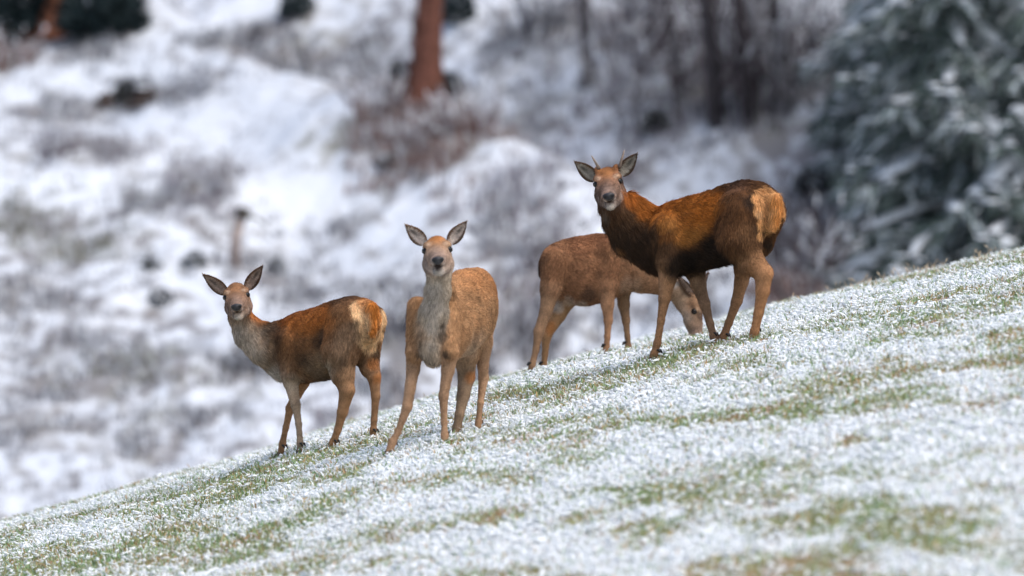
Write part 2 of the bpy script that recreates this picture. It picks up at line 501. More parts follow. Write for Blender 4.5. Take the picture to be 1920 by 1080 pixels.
def finish_deer(s, label, nfur, seed, furscale=1.0):
    hp = np.array([h[0] for h in s.hoofs]).mean(0)
    root = empty('red_deer', (hp[0], hp[1], hp[2]))
    tag(root, label, 'deer', 'red deer standing on the snowy slope')
    v, q = s.field_mesh()
    col, dr, fl = s.attrs(v)
    col *= (1 + .25 * (noise3(v, 40, seed) - .5))[:, None]
    off = np.array(root.location)
    me = np_mesh('body', v - off, None, q, np.clip(col, 0, 1), True, M_SKIN)
    body = link('body', me, root)
    # fur: hairs rooted all over the body
    e1 = v[q[:, 1]] - v[q[:, 0]]; e2 = v[q[:, 3]] - v[q[:, 0]]
    nr = np.cross(e1, e2); area = np.linalg.norm(nr, axis=1); nr /= area[:, None] + 1e-12
    r = np.random.default_rng(seed)
    pick = r.choice(len(q), nfur, p=area / area.sum())
    a, b = r.random(nfur), r.random(nfur)
    Q4 = v[q[pick]]
    roots = ((1 - a)[:, None] * (1 - b)[:, None] * Q4[:, 0] + a[:, None] * (1 - b)[:, None] * Q4[:, 1]
             + a[:, None] * b[:, None] * Q4[:, 2] + (1 - a)[:, None] * b[:, None] * Q4[:, 3])
    n = nr[pick]; vi = q[pick, 0]
    d = dr[vi] / (np.linalg.norm(dr[vi], axis=1)[:, None] + 1e-6) + np.array([0, 0, -.35])
    d -= n * (d * n).sum(1)[:, None]; d /= np.linalg.norm(d, axis=1)[:, None] + 1e-6
    clump = np.stack([noise3(roots, 30, 40 + i) - .5 for i in range(3)], 1) * .75
    d = d + n * .24 + clump + r.normal(0, .12, (nfur, 3)); d /= np.linalg.norm(d, axis=1)[:, None]
    ln = fl[vi] * (.5 + .7 * r.random(nfur)) * furscale
    cc = col[vi] * (.55 + .8 * r.random(nfur) ** 1.2)[:, None] * (1 + .6 * (noise3(roots, 60, 70) - .5) + .5 * (noise3(roots, 130, 75) - .5))[:, None]
    bare = np.zeros(nfur, bool)
    for q_, rad_ in [(s.H(.058, .004, .0655), .024), (s.H(.058, .004, -.0655), .024), (s.H(.258, -.060), .036), (s.H(.247, -.094), .018)]:
        bare |= np.linalg.norm(roots - q_, axis=1) < rad_ * s.hk
    roots, d, ln, cc, n = [z_[~bare] for z_ in (roots, d, ln, cc, n)]
    R_, D_, L_, C_, N_ = [roots], [d], [ln], [cc], [n]
    for mb, (p_, d_, l_, c_) in s.ears:
        mb.obj('ear', M_SKIN, root)
        R_.append(p_); D_.append(d_); L_.append(l_); C_.append(c_); N_.append(d_)
    fur_object(root, np.vstack(R_), np.vstack(D_), np.concatenate(L_), np.clip(np.vstack(C_), 0, 1), np.vstack(N_))
    for p, ab, dirn in s.hoofs:
        hoof_mesh(root, p, ab, dirn if dirn is not None else s.a)
    # eyes and nose
    H = s.H; k = s.hk
    for sg in (-1, 1):
        mb = MB()
        vv, tt = ico(3)
        c = H(.057, .003, sg * .0650)
        mb.add(c + vv * .0225 * k, tt, None, (.006, .004, .003))
        mb.obj('eye', M_EYE, root)
        lid = MB()
        out = s.hr * sg * .62 + s.hf * .78
        th = np.linspace(0, 2 * math.pi, 15)
        ring = [c + out * .0140 * k + (s.hu * math.sin(t_) * .0150 + (s.hr * sg * -.78 + s.hf * .62) * -math.cos(t_) * .0195) * k for t_ in th]
        lid.tube(ring, .0032 * k, 6, (.028, .018, .014)); lid.obj('eyelid', M_SKIN, root)
    for b, t in getattr(s, 'antlers', []):
        mb = MB(); u = np.linspace(0, 1, 9); e = t - b
        pts = b - e * .12 + np.outer(u, e * 1.12) + np.outer(np.sin(u * 3.14), np.array([0, -.012, 0]))
        mb.tube(pts, np.interp(u, [0, .12, .2, .7, 1], [.013, .0135, .0095, .0075, .003]), 8, np.outer(1 - .0 * u, (.20, .15, .115)) * (.7 + 1.0 * u[:, None]))
        mb.obj('antler', M_HORN, root)
    mb = MB(); vv, tt = ico(3)
    x, y, z = vv.T
    wid = .035 * (1 + .30 * z)
    pos = np.stack([x * wid, y * .020, z * .024], 1)
    nost = np.exp(-(((np.abs(x) - .58) / .28) ** 2 + ((z + .05) / .45) ** 2)) * (y > 0)
    pos[:, 1] -= nost * .012
    cn = np.array((.028, .026, .029))[None] * (1 - .85 * nost[:, None])
    ctr = H(.258, -.060)
    mb.add(ctr + k * (pos[:, :1] * s.hr + pos[:, 1:2] * s.hf + pos[:, 2:] * s.hu), tt, None, cn)
    mb.obj('nose', M_WET, root)
    return root

def frontal_head(s, eL, eR, nose, dep, cols):
    """head looking at the camera; eyes and nose given where they are seen"""
    a = s.P(*eL, dep=dep); b = s.P(*eR, dep=dep)
    O = (a + b) / 2; half = np.linalg.norm(b - a) / 2; k = half / .075
    rv = (b - a) / (2 * half); up = np.array([-rv[2], 0, rv[0]])
    n = s.P(*nose, dep=dep) - O
    fi = (n / k + .064 * up) / .262
    fi[1] = 0; L2 = fi.dot(fi)
    fv = fi + np.array([0, -math.sqrt(max(1 - L2, .2)), 0])
    O = O - fv * .045 * k
    return s.head(O, rv, fv, half, cols)

def add_ears(s, specs, dep, outer, inner, width=.052):
    s.ears = []
    for (bx, by, tx, ty, nx, dt) in specs:
        b = s.P(bx, by, dep=dep + .055); t = s.P(tx, ty, dep=dep + .055 + dt)
        s.ears.append(ear(s, b, t, width, np.array([nx, -1.0, .05]), outer, inner))

DEER = []
# ---- 1: hind on the left, walking left, head turned to the camera
def deer1():
    s = Deer(360, 480, 2.7, 53.4, 360 + 650 / 2.7, 42, 'left')
    P = s.P
    s.ears = []
    # trunk from the chest to the rump
    s.chain([(P(480, 475), 150), (P(560, 462), 172), (P(650, 445), 176), (P(740, 400), 165), (P(830, 340), 124), (P(868, 330), 108)], BROWN, .05, .66, .024)
    s.cone(P(700, 330), P(790, 300), 80, 84, BROWN, .05, .8)
    s.cone(P(400, 520), P(470, 560), 60, 75, GREYB, .05, .8, .02)
    # neck
    dh = .20
    nk = P(245, 310, dep=dh)
    s.chain([(nk, 62), (P(290, 390, dep=.20), 76), (P(370, 445, dep=.19), 100), (P(470, 470), 135)], GREYB, .05, .85, .026)
    # shoulders, thighs
    s.cone(P(510, 430, w=.09), P(500, 590, w=.10), 75, 52, BROWN, .04)
    s.cone(P(510, 430, w=-.09), P(560, 600, w=-.10), 75, 45, BROWN, .04)
    s.cone(P(790, 330, w=.07), P(750, 480, w=.11), 105, 92, BROWN, .05)
    s.cone(P(750, 480, w=.11), P(762, 600, w=.11), 84, 56, GREYB, .04)
    s.cone(P(890, 330, w=-.08), P(880, 480, w=-.10), 92, 70, BROWN, .05)
    s.cone(P(880, 480, w=-.10), P(900, 570, w=-.10), 60, 42, GREYB, .04)
    # tail and rump cheeks
    s.cone(P(908, 262, dep=-.385), P(912, 385, dep=-.40), 26, 15, (.60, .26, .07), .04, 1, .035)
    c1 = (.36, .26, .18)
    s.leg([(500, 560, 50), (500, 640, 38), (525, 755, 25), (540, 850, 18), (547, 945, 19), (545, 1000, 18)], c1, w=.09)
    s.leg([(560, 590, 50), (560, 640, 34), (497, 770, 23), (475, 870, 18), (458, 950, 20), (446, 1008, 18)], LEG, w=-.09)
    s.leg([(762, 590, 58), (785, 680, 40), (762, 790, 28), (738, 880, 21), (715, 945, 23), (700, 978, 20)], LEG, w=.11)
    s.leg([(900, 560, 46), (922, 612, 34), (930, 710, 23), (922, 830, 18), (918, 880, 20), (912, 930, 19)], LEG, w=-.11)
    # coat markings
    for x, y, r in ((470, 350, .12), (560, 320, .14), (640, 300, .12), (690, 340, .11), (600, 380, .07)): s.dab(P(x, y, w=.10), r, RUST, .85, .7)
    for x, y, r in ((700, 400, .09), (480, 420, .09), (600, 470, .12)): s.dab(P(x, y, w=.14), r, (.26, .115, .045), .7, .7)
    s.dab(P(420, 400, dep=.1), .10, (.05, .036, .026), .75, .6); s.dab(P(385, 350, dep=.12), .07, (.05, .036, .026), .7, .6)
    s.dab(P(760, 235, w=.02), .10, (.12, .06, .03), .7, .6)
    s.dab(P(330, 300, dep=.2), .075, RUST, .9, .5); s.dab(P(345, 350, dep=.22), .05, RUST, .8, .5)
    s.dab(P(690, 500, w=.12), .05, PALE, .5, .6); s.dab(P(640, 560, w=.12), .13, (.27, .19, .12), .6, .6)
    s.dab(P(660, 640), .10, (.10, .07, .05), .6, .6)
    s.dab(P(415, 615, w=.06), .11, (.52, .44, .36), .9, .6); s.dab(P(450, 640, w=.03), .07, (.52, .44, .36), .9, .6)
    s.dab(P(235, 430, dep=.1), .16, (.50, .42, .34), .85, .7); s.dab(P(280, 510, dep=.08), .15, (.46, .37, .29), .75, .7)
    s.dab(P(700, 560, w=.15), .06, PALE, .5, .6); s.dab(P(510, 650, w=.13), .07, PALE, .5, .6)
    for x, y, r in ((860, 270, .085), (870, 340, .075), (862, 420, .05), (850, 480, .035), (955, 330, .075), (935, 400, .065), (900, 460, .06), (980, 300, .06)):
        s.dab(P(x, y, dep=-.38 if x < 900 else -.30), r, CREAM, .95, .3)
    for x, y, r in ((928, 250, .07), (932, 300, .05), (928, 345, .045), (918, 385, .04)): s.dab(P(x, y, dep=-.42), r, ORANGE, .95, .7)
    for x, y, r in ((950, 270, .045), (955, 320, .04), (945, 360, .035)): s.dab(P(x, y, dep=-.36), r, (.60, .22, .045), .85, .6)
    s.dab(P(880, 225, dep=-.35), .07, ORANGE, .6, .5)
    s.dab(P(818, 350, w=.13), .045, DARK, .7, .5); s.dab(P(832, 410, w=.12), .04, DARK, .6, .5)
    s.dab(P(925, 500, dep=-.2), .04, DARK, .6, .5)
    s.dab(P(945, 620, dep=-.2), .05, RUST, .6, .5); s.dab(P(920, 550, dep=-.25), .05, RUST, .6, .5)
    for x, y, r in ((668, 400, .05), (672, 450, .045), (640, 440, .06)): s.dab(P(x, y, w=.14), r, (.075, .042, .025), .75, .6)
    for x, y, r in ((692, 520, .035), (708, 560, .04), (725, 600, .04)): s.dab(P(x, y, w=.15), r, (.46, .37, .29), .7, .6)
    for x, y, r in ((760, 450, .10), (790, 400, .10), (745, 520, .08)): s.dab(P(x, y, w=.15), r, (.27, .175, .11), .6, .7)
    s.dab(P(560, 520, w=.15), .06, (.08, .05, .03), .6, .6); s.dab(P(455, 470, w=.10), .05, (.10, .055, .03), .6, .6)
    # head
    fx, fy = 370, 490
    g = lambda x, y: ((fx + x / 5.68 - 360) * 2.7, (fy + y / 5.68 - 480) * 2.7)
    H = frontal_head(s, g(298, 392), g(537, 360), g(430, 500), .02, ((.27, .14, .075), (.27, .175, .125), (.44, .36, .29)))
    s.cone(H(-.06, -.03), nk, .07 * s.hk, .062, GREYB, .04, 1, .018, px=False)
    face_paint(s, H)
    eb = [g(285, 318) + g(62, 132) + (-.35, .0), g(540, 268) + g(690, 42) + (.35, .0)]
    add_ears(s, eb, .06, (.20, .10, .05), (.42, .32, .26), .051)
    DEER.append((s, 'hind on the left walking leftwards with cream rump patch, looking back at the camera', 60000, 11, 1.0))

def face_paint(s, H, mouth=1.0):
    k = s.hk
    s.dab(H(.20, -.04), .06 * k, (.27, .18, .14), .6, .6)
    s.dab(H(.05, .06), .045 * k, (.34, .16, .07), .5, .7)
    for sg in (-1, 1):
        s.dab(H(.05, .03, sg * .062), .022 * k, (.50, .32, .2), .6, .5)
        s.dab(H(.055, .003, sg * .074), .020 * k, (.045, .028, .022), .9, .5)
        s.dab(H(.24, -.085, sg * .028), .018 * k, (.55, .45, .38), .7, .5)
        s.dab(H(.215, -.055, sg * .04), .02 * k, (.38, .29, .23), .5, .6)
    for sg in (-1, 1):
        s.dab(H(.10, -.03, sg * .052), .018 * k, (.12, .075, .055), .65, .6)
        s.dab(H(.075, .040, sg * .05), .016 * k, (.52, .36, .25), .6, .6)
        s.dab(H(.08, -.09, sg * .06), .03 * k, (.42, .32, .25), .5, .7)
    s.dab(H(.12, .01), .03 * k, (.17, .095, .06), .45, .7)
    s.dab(H(.262, -.062), .034 * k, (.04, .035, .035), .9, .35)
    s.dab(H(.245, -.095), .018 * k, (.03, .02, .018), .95, .4)
    for sg in (-1, 1): s.dab(H(.232, -.097, sg * .022), .012 * k, (.04, .025, .02), .8 * mouth, .4)
    s.dab(H(.225, -.135), .028 * k, (.52, .45, .38), .8, .5)

# ---- 2: hind facing the camera
def deer2():
    s = Deer(680, 400, 2.25, 51.0, 680 + 396 / 2.25, 20, 'front')
    P = s.P
    s.chain([(P(300, 490, t=.42), 118), (P(345, 470, t=.22), 150), (P(408, 432, t=-.05), 164), (P(455, 400, t=-.30), 152), (P(486, 355, t=-.50), 112)], TAWNY, .05, .68, .022)
    s.cone(P(420, 330, t=-.25), P(480, 310, t=-.45), 90, 78, TAWNY, .05, .8)
    s.cone(P(290, 560, t=.50), P(300, 600, t=.40), 52, 50, PALE, .04, .8, .026)
    # neck
    nk = P(322, 260, t=.66)
    s.chain([(nk, 42), (P(318, 320, t=.62), 46), (P(300, 420, t=.57), 54), (P(292, 500, t=.52), 50), (P(294, 590, t=.50), 46)], PALE, .04, 1, .026)
    s.cone(P(345, 320, t=.45), P(350, 420, t=.30), 40, 70, TAWNY, .05)
    # shoulders
    s.cone(P(236, 400, t=.38), P(220, 590, t=.50), 48, 36, TAWNY, .025)
    s.cone(P(362, 420, t=.40), P(368, 580, t=.50), 54, 37, TAWNY, .025)
    # hips
    s.cone(P(455, 430, t=-.42), P(440, 590, t=-.36), 70, 50, TAWNY, .05)
    s.cone(P(518, 372, t=-.48), P(508, 540, t=-.44), 44, 32, TAWNY, .05)
    L2 = (.36, .215, .125)
    s.leg([(218, 590, 36, .46), (212, 660, 28, .46), (188, 815, 22, .54), (150, 920, 15, .57), (126, 965, 19, .59), (112, 1008, 20, .62)], L2, dirn=(-.5, -.8))
    s.leg([(368, 585, 38, .46), (360, 660, 27, .46), (341, 770, 21, .48), (344, 880, 15, .46), (346, 935, 18, .47), (346, 965, 18, .49)], L2)
    s.leg([(432, 590, 52, -.34), (438, 690, 36, -.42), (424, 770, 29, -.36), (408, 850, 23, -.30), (398, 905, 22, -.28), (390, 935, 20, -.26)], (.24, .16, .10))
    s.leg([(512, 540, 38, -.44), (507, 640, 24, -.50), (510, 695, 23, -.55), (497, 800, 15, -.50), (489, 880, 16, -.48), (484, 918, 18, -.46)], L2)
    for x, y, r, t in ((440, 300, .16, -.2), (500, 300, .12, -.45), (540, 340, .11, -.5)): s.dab(P(x, y, t=t), r, (.47, .205, .075), .7, .7)
    s.dab(P(470, 560, t=-.1), .13, (.50, .34, .22), .6, .6); s.dab(P(430, 600, t=0), .09, (.46, .33, .22), .6, .6)
    for x, y, r in ((300, 400, .085), (292, 480, .075), (292, 560, .075), (310, 330, .07)): s.dab(P(x, y, t=.70), r, (.50, .43, .36), .8, .5)
    for y in (470, 510, 550): s.dab(P(250, y, t=.58), .028, (.10, .07, .05), .6, .6); s.dab(P(336, y, t=.58), .028, (.09, .06, .045), .7, .6)  # crease shade between chest and shoulders, painted into the coat colour
    for x, y in ((248, 500), (238, 460)): s.dab(P(x, y, t=.6), .04, (.3, .2, .13), .5, .6)
    s.dab(P(338, 520, t=.55), .035, (.12, .085, .06), .7, .5); s.dab(P(350, 600, t=.55), .04, (.08, .055, .04), .8, .5); s.dab(P(248, 605, t=.55), .035, (.10, .07, .05), .7, .5)  # painted crease shade again, down to the tops of the forelegs
    s.dab(P(290, 640, t=.5), .04, (.06, .045, .035), .7, .5); s.dab(P(250, 510, t=.6), .03, (.14, .10, .07), .6, .5)  # more of the painted crease shade, around the brisket
    s.dab(P(458, 690, t=-.42), .05, RUST, .6, .6)
    fx, fy = 740, 400
    g = lambda x, y: ((fx + x / 5.4 - 680) * 2.25, (fy + y / 5.4 - 400) * 2.25)
    hd = P(320, 200, t=.66)[1] - s.d0
    H = frontal_head(s, g(303, 388), g(560, 372), g(442, 486), hd - .10, ((.36, .21, .12), (.38, .275, .215), (.5, .43, .37)))
    s.cone(H(-.06, -.03), nk, .07 * s.hk, s.R(46), PALE, .04, 1, .016, px=False)
    face_paint(s, H)
    s.dab(H(.02, .085), .05 * s.hk, (.46, .18, .055), .8, .6)
    s.dab(H(.245, -.098), .034 * s.hk, (.030, .02, .018), .95, .4)
    eb = [g(285, 285) + g(108, 108) + (-.25, -.01), g(572, 275) + g(727, 78) + (.25, -.01)]
    add_ears(s, eb, hd - .06, (.30, .16, .08), (.74, .64, .57), .053)
    DEER.append((s, 'tawny hind facing the camera with pale throat, standing between two other deer', 60000, 12, 1.0))

# ---- 3: grazing hind behind the stag
def deer3():
    s = Deer(960, 260, 2.348, 55.0, 960 + 330 / 2.348, 14, 'right')
    P = s.P
    B3 = (.25, .118, .058)
    s.chain([(P(205, 555), 82), (P(250, 565), 120), (P(320, 580), 148), (P(400, 565), 140), (P(470, 555), 120)], B3, .05, .68, .02)
    s.cone(P(205, 540), P(165, 580), 68, 36, B3, .04, .8)
    # neck stretched down to graze
    s.chain([(P(715, 655), 44), (P(660, 625), 56), (P(580, 595), 78), (P(470, 545), 112)], (.28, .15, .08), .05, .8, .02)
    s.cone(P(425, 500, w=.10), P(418, 640, w=.11), 62, 42, B3, .04)
    s.cone(P(470, 540, w=-.10), P(490, 660, w=-.10), 55, 32, B3, .04)
    s.cone(P(190, 540, w=.09), P(172, 660, w=.10), 62, 44, B3, .04)
    s.cone(P(230, 560, w=-.09), P(250, 690, w=-.10), 66, 46, B3, .04)
    l3 = (.25, .145, .082)
    s.leg([(172, 655, 44), (150, 760, 28), (118, 850, 24), (105, 930, 16), (88, 1000, 17), (82, 1030, 17)], l3, w=.10)
    s.leg([(250, 690, 44), (205, 775, 33), (152, 865, 24), (145, 950, 15), (140, 1005, 17), (137, 1028, 17)], (.30, .165, .08), w=-.10)
    s.leg([(418, 640, 40), (420, 730, 29), (424, 800, 20), (420, 870, 15), (416, 925, 17), (413, 950, 17)], (.33, .175, .095), w=.11)
    s.leg([(488, 660, 34), (492, 730, 26), (502, 800, 18), (508, 870, 14), (512, 915, 16), (514, 940, 16)], l3, w=-.10)
    s.cone(P(140, 545), P(131, 600), 14, 10, DARK, .02, 1, .03)
    s.dab(P(150, 530, w=.05), .05, (.06, .035, .025), .7, .5); s.dab(P(135, 575), .05, (.05, .03, .02), .8, .5)
    s.dab(P(360, 500, w=.16), .14, (.30, .14, .068), .6, .6); s.dab(P(300, 450), .14, (.19, .075, .035), .6, .6); s.dab(P(400, 440), .12, (.19, .075, .035), .6, .6)
    s.dab(P(340, 690, w=.12), .07, (.07, .04, .026), .7, .6); s.dab(P(300, 732), .05, PALE, .6, .5); s.dab(P(250, 715), .05, PALE, .5, .5)
    s.dab(P(190, 640, w=.1), .03, PALE, .6, .5); s.dab(P(380, 600, w=.15), .03, (.11, .06, .035), .5, .6)
    s.dab(P(520, 660, w=.1), .09, (.40, .26, .17), .6, .6); s.dab(P(200, 745, w=-.02), .05, (.5, .42, .34), .7, .6)
    s.dab(P(165, 830, w=-.05), .05, RUST, .5, .6)
    # head in profile, muzzle to the grass
    eye = P(797, 755, w=.07)
    k = 1.0
    fv = np.array([.40, -.22, -.86]); fv /= np.linalg.norm(fv)
    rv = np.array([.18, .97, -.17])                        # away from the camera: its left side
    rv -= fv * rv.dot(fv); rv /= np.linalg.norm(rv)
    O = eye - k * (.045 * fv - .07 * rv)
    H = s.head(O, rv, fv, .075 * k, ((.26, .145, .08), (.27, .185, .13), (.36, .28, .22)), .66)
    s.cone(H(-.05, -.04), P(715, 655), .065, s.R(44), (.34, .23, .15), .04, 1, .015, px=False)
    face_paint(s, H)
    s.dab(H(.10, .04), .05, (.07, .045, .035), .7, .6); s.dab(H(.06, -.07, -.06), .05, (.34, .26, .2), .6, .6)
    s.dab(P(720, 640, w=.08), .04, (.5, .45, .4), .6, .6)
    b = H(-.06, .045, -.055); t = P(720, 600, w=.10); s.ears = [ear(s, b, t, .036, np.array([.3, -1, .5]), (.13, .075, .05), (.30, .22, .17))]
    b = H(-.06, .055, .05); t = P(858, 588, w=-.12); s.ears.append(ear(s, b, t, .036, np.array([.6, -.6, .3]), (.20, .09, .05), (.30, .2, .15)))
    DEER.append((s, 'reddish brown hind grazing with lowered head behind the stag', 50000, 13, .85))

# ---- 4: young stag with short spikes
def stag():
    s = Deer(960, 260, 2.348, 52.3, 960 + 820 / 2.348, 26, 'left')
    P = s.P
    B4 = (.12, .052, .021)
    s.chain([(P(650, 455), 128), (P(720, 440), 152), (P(820, 415), 158), (P(930, 385), 160), (P(1040, 330), 132), (P(1085, 318), 112)], B4, .05, .68, .03)
    s.cone(P(960, 270), P(1060, 265), 66, 72, B4, .05, .8, .03)
    s.cone(P(600, 500), P(680, 545), 58, 62, (.06, .032, .018), .05, .8, .04)
    dh = .16
    nk = P(445, 290, dep=dh)
    s.chain([(nk, 58), (P(478, 350, dep=.19), 72), (P(540, 415, dep=.2), 100), (P(650, 450), 128)], (.105, .052, .024), .05, .9, .05)
    s.cone(P(520, 270, dep=.2), P(620, 370), 36, 64, (.30, .10, .022), .04, .9, .045)
    s.cone(P(690, 400, w=.10), P(690, 540, w=.11), 78, 54, (.10, .05, .024), .04, 1, .025)
    s.cone(P(730, 420, w=-.10), P(800, 570, w=-.10), 70, 44, (.07, .035, .018), .04, 1, .025)
    s.cone(P(1010, 330, w=.09), P(1000, 450, w=.13), 108, 98, B4, .05, 1, .026)
    s.cone(P(1000, 450, w=.13), P(1045, 540, w=.13), 84, 56, (.22, .115, .055), .04, 1, .02)
    s.cone(P(1120, 320, w=-.08), P(1080, 450, w=-.11), 82, 66, B4, .05, 1, .026)
    s.cone(P(1080, 450, w=-.11), P(1020, 570, w=-.11), 60, 38, (.16, .08, .04), .04, 1, .018)
    s.cone(P(1160, 262, dep=-.37), P(1152, 370, dep=-.36), 24, 20, (.70, .30, .08), .02, 1, .035)
    l4 = (.31, .165, .085)
    s.leg([(690, 540, 52), (686, 610, 40), (672, 700, 28), (656, 800, 19), (640, 900, 19), (628, 945, 21), (616, 972, 20)], l4, w=.10)
    s.leg([(805, 570, 46), (820, 640, 34), (848, 725, 25), (872, 815, 19), (888, 870, 20), (897, 900, 19)], (.27, .16, .095), w=-.10)
    s.leg([(1050, 535, 58), (1108, 592, 43), (1104, 670, 32), (1085, 770, 25), (1068, 850, 23), (1056, 880, 21)], (.36, .18, .085), w=.12, dirn=(-.6, -.8))
    s.leg([(1020, 565, 40), (1010, 630, 31), (990, 715, 25), (955, 810, 19), (932, 870, 21), (918, 902, 20)], l4, w=-.11)
    # coat
    for x, y, r in ((620, 320, .10), (700, 300, .13), (800, 290, .13), (880, 290, .11), (760, 400, .10), (690, 420, .07), (830, 370, .10)): s.dab(P(x, y, w=.10), r, (.43, .140, .022), .85, .7)
    for x, y, r in ((760, 430, .09), (700, 380, .07), (820, 420, .06)): s.dab(P(x, y, w=.16), r, (.46, .19, .045), .6, .7)
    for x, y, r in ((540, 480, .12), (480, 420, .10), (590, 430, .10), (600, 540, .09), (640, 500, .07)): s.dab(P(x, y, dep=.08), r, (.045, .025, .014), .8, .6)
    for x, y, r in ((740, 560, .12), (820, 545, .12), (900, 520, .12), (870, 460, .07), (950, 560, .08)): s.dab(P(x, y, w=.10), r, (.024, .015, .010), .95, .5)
    s.dab(P(530, 260, dep=.1), .08, (.42, .13, .022), .9, .5); s.dab(P(580, 310, dep=.1), .08, (.40, .13, .022), .8, .5)
    s.dab(P(400, 345, dep=.1), .045, (.26, .19, .14), .7, .6)
    s.dab(P(425, 430, dep=.1), .035, (.50, .24, .09), .7, .6); s.dab(P(455, 485, dep=.14), .04, (.45, .2, .07), .6, .6)  # orange rim light along the neck and chest edge, painted into the coat
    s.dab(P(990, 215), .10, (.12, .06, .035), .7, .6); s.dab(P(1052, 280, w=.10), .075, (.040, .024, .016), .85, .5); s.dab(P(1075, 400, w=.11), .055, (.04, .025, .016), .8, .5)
    s.dab(P(1030, 420, w=.16), .09, (.22, .11, .05), .6, .7); s.dab(P(960, 400, w=.14), .09, (.16, .07, .03), .6, .7)
    for x, y, r in ((1105, 250, .075), (1110, 310, .07), (1112, 370, .06), (1105, 430, .045), (1160, 270, .08), (1170, 330, .08), (1150, 390, .06), (1125, 440, .05)):
        s.dab(P(x, y, dep=-.36), r, (.72, .37, .15), .95, .2)
    for x, y, r in ((1105, 270, .045), (1105, 330, .045)): s.dab(P(x, y, dep=-.38), r, (.78, .50, .27), .8, .5)
    for x, y, r in ((1165, 280, .06), (1172, 330, .055), (1160, 370, .045)): s.dab(P(x, y, dep=-.36), r, (.64, .25, .06), .8, .6)
    s.dab(P(1140, 470, dep=-.2), .05, DARK, .8, .5)
    s.dab(P(1130, 545, dep=-.25), .06, (.10, .055, .03), .6, .5)
    fx, fy = 1060, 270
    g = lambda x, y: ((fx + x / 5.14 - 960) * 2.348, (fy + y / 5.14 - 260) * 2.348)
    H = frontal_head(s, g(293, 392), g(530, 360), g(412, 528), .02, ((.25, .12, .065), (.22, .145, .11), (.34, .28, .24)))
    s.cone(H(-.06, -.03), nk, .07 * s.hk, s.R(58), (.12, .055, .025), .04, 1, .03, px=False)
    face_paint(s, H, .7)
    s.dab(H(.02, .085), .06 * s.hk, (.30, .12, .04), .7, .5)
    for sg in (-1, 1): s.cone(H(-.005, .070, sg * .052), H(-.01, .086, sg * .058), .020 * s.hk, .015 * s.hk, (.30, .13, .06), .015, 1, .010, px=False)
    eb = [g(275, 325) + g(92, 165) + (-.3, .0), g(545, 275) + g(688, 88) + (.3, .0)]
    add_ears(s, eb, .06, (.17, .085, .04), (.44, .40, .34), .055)
    s.antlers = [(s.P(*g(318, 225), dep=.06), s.P(*g(252, 112), dep=.04)), (s.P(*g(524, 210), dep=.06), s.P(*g(568, 60), dep=.04))]
    DEER.append((s, 'dark rust young stag with two short spike antlers, highest on the slope', 75000, 14, 1.15))

deer1(); deer2(); deer3(); stag()

# turf under the hooves: solve small rises so that every hoof stands on it
_hp = np.array([h[0] for d in DEER for h in d[0].hoofs])
_dz = _hp[:, 2] + .004 - meadow0(_hp[:, 0], _hp[:, 1])
_K = np.exp(-((_hp[:, None, 0] - _hp[None, :, 0]) / .30) ** 2 * .5 - ((_hp[:, None, 1] - _hp[None, :, 1]) / .55) ** 2 * .5)
_wt = np.linalg.solve(_K + np.eye(len(_hp)) * .02, _dz)
HOOF_FIX = [(p[0], p[1], wv) for p, wv in zip(_hp, _wt)]
print('hoof dz', np.round(_dz, 3).tolist())

# ------------------------------------------------------------------ the meadow: turf, snow lumps, grass
def bare_mask(x, y):
    """1 where the turf shows, 0 under snow"""
    yy = y + .9 * x
    n = .50 * fbm(x * .60 + 3, yy * .60, 3, 21) + .50 * fbm(x * 2.6, yy * 1.9, 3, 33) - .04 * (1 - sstep(-4, 0, x)) + .04 * sstep(43, 50, y) - .04 * (1 - sstep(38, 43, y))
    m = .92 * sstep(.405, .70, n)
    for hx_, hy_, _w in HOOF_FIX: m = np.maximum(m, .85 * np.exp(-((x - hx_) / .10) ** 2 - ((y - hy_) / .22) ** 2))  # trampled turf at each hoof, doubling as a painted dark contact shadow
    return m

def lin(a, b, n): return np.linspace(a, b, n, endpoint=False)
xs = np.concatenate([lin(-70, -14, 20), lin(-14, -6.5, 26), lin(-6.5, 6.5, 420), lin(6.5, 14, 26), np.linspace(14, 70, 20)])
ys = np.concatenate([lin(-20, 30, 20), lin(30, 38, 20), lin(38, 62, 400), np.linspace(62, 78, 30)])
GX, GY = np.meshgrid(xs, ys, indexing='ij')
GZ = meadow(GX, GY)
fine = sstep(34, 40, GY) * (1 - sstep(61, 66, GY))
GZ = GZ + fine * ((fbm(GX * 2.2, GY * 1.6, 3, 5) - .5) * .05 + (fbm(GX * 9, GY * 6, 2, 8) - .5) * .03) - .008
i = np.arange(len(xs) - 1)[:, None] * len(ys); j = np.arange(len(ys) - 1)[None]
gq = np.stack([i + j, i + len(ys) + j, i + len(ys) + j + 1, i + j + 1], -1).reshape(-1, 4)
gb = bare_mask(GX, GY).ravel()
me = np_mesh('ground', np.stack([GX, GY, GZ], -1).reshape(-1, 3), None, gq, np.repeat(gb[:, None], 3, 1))

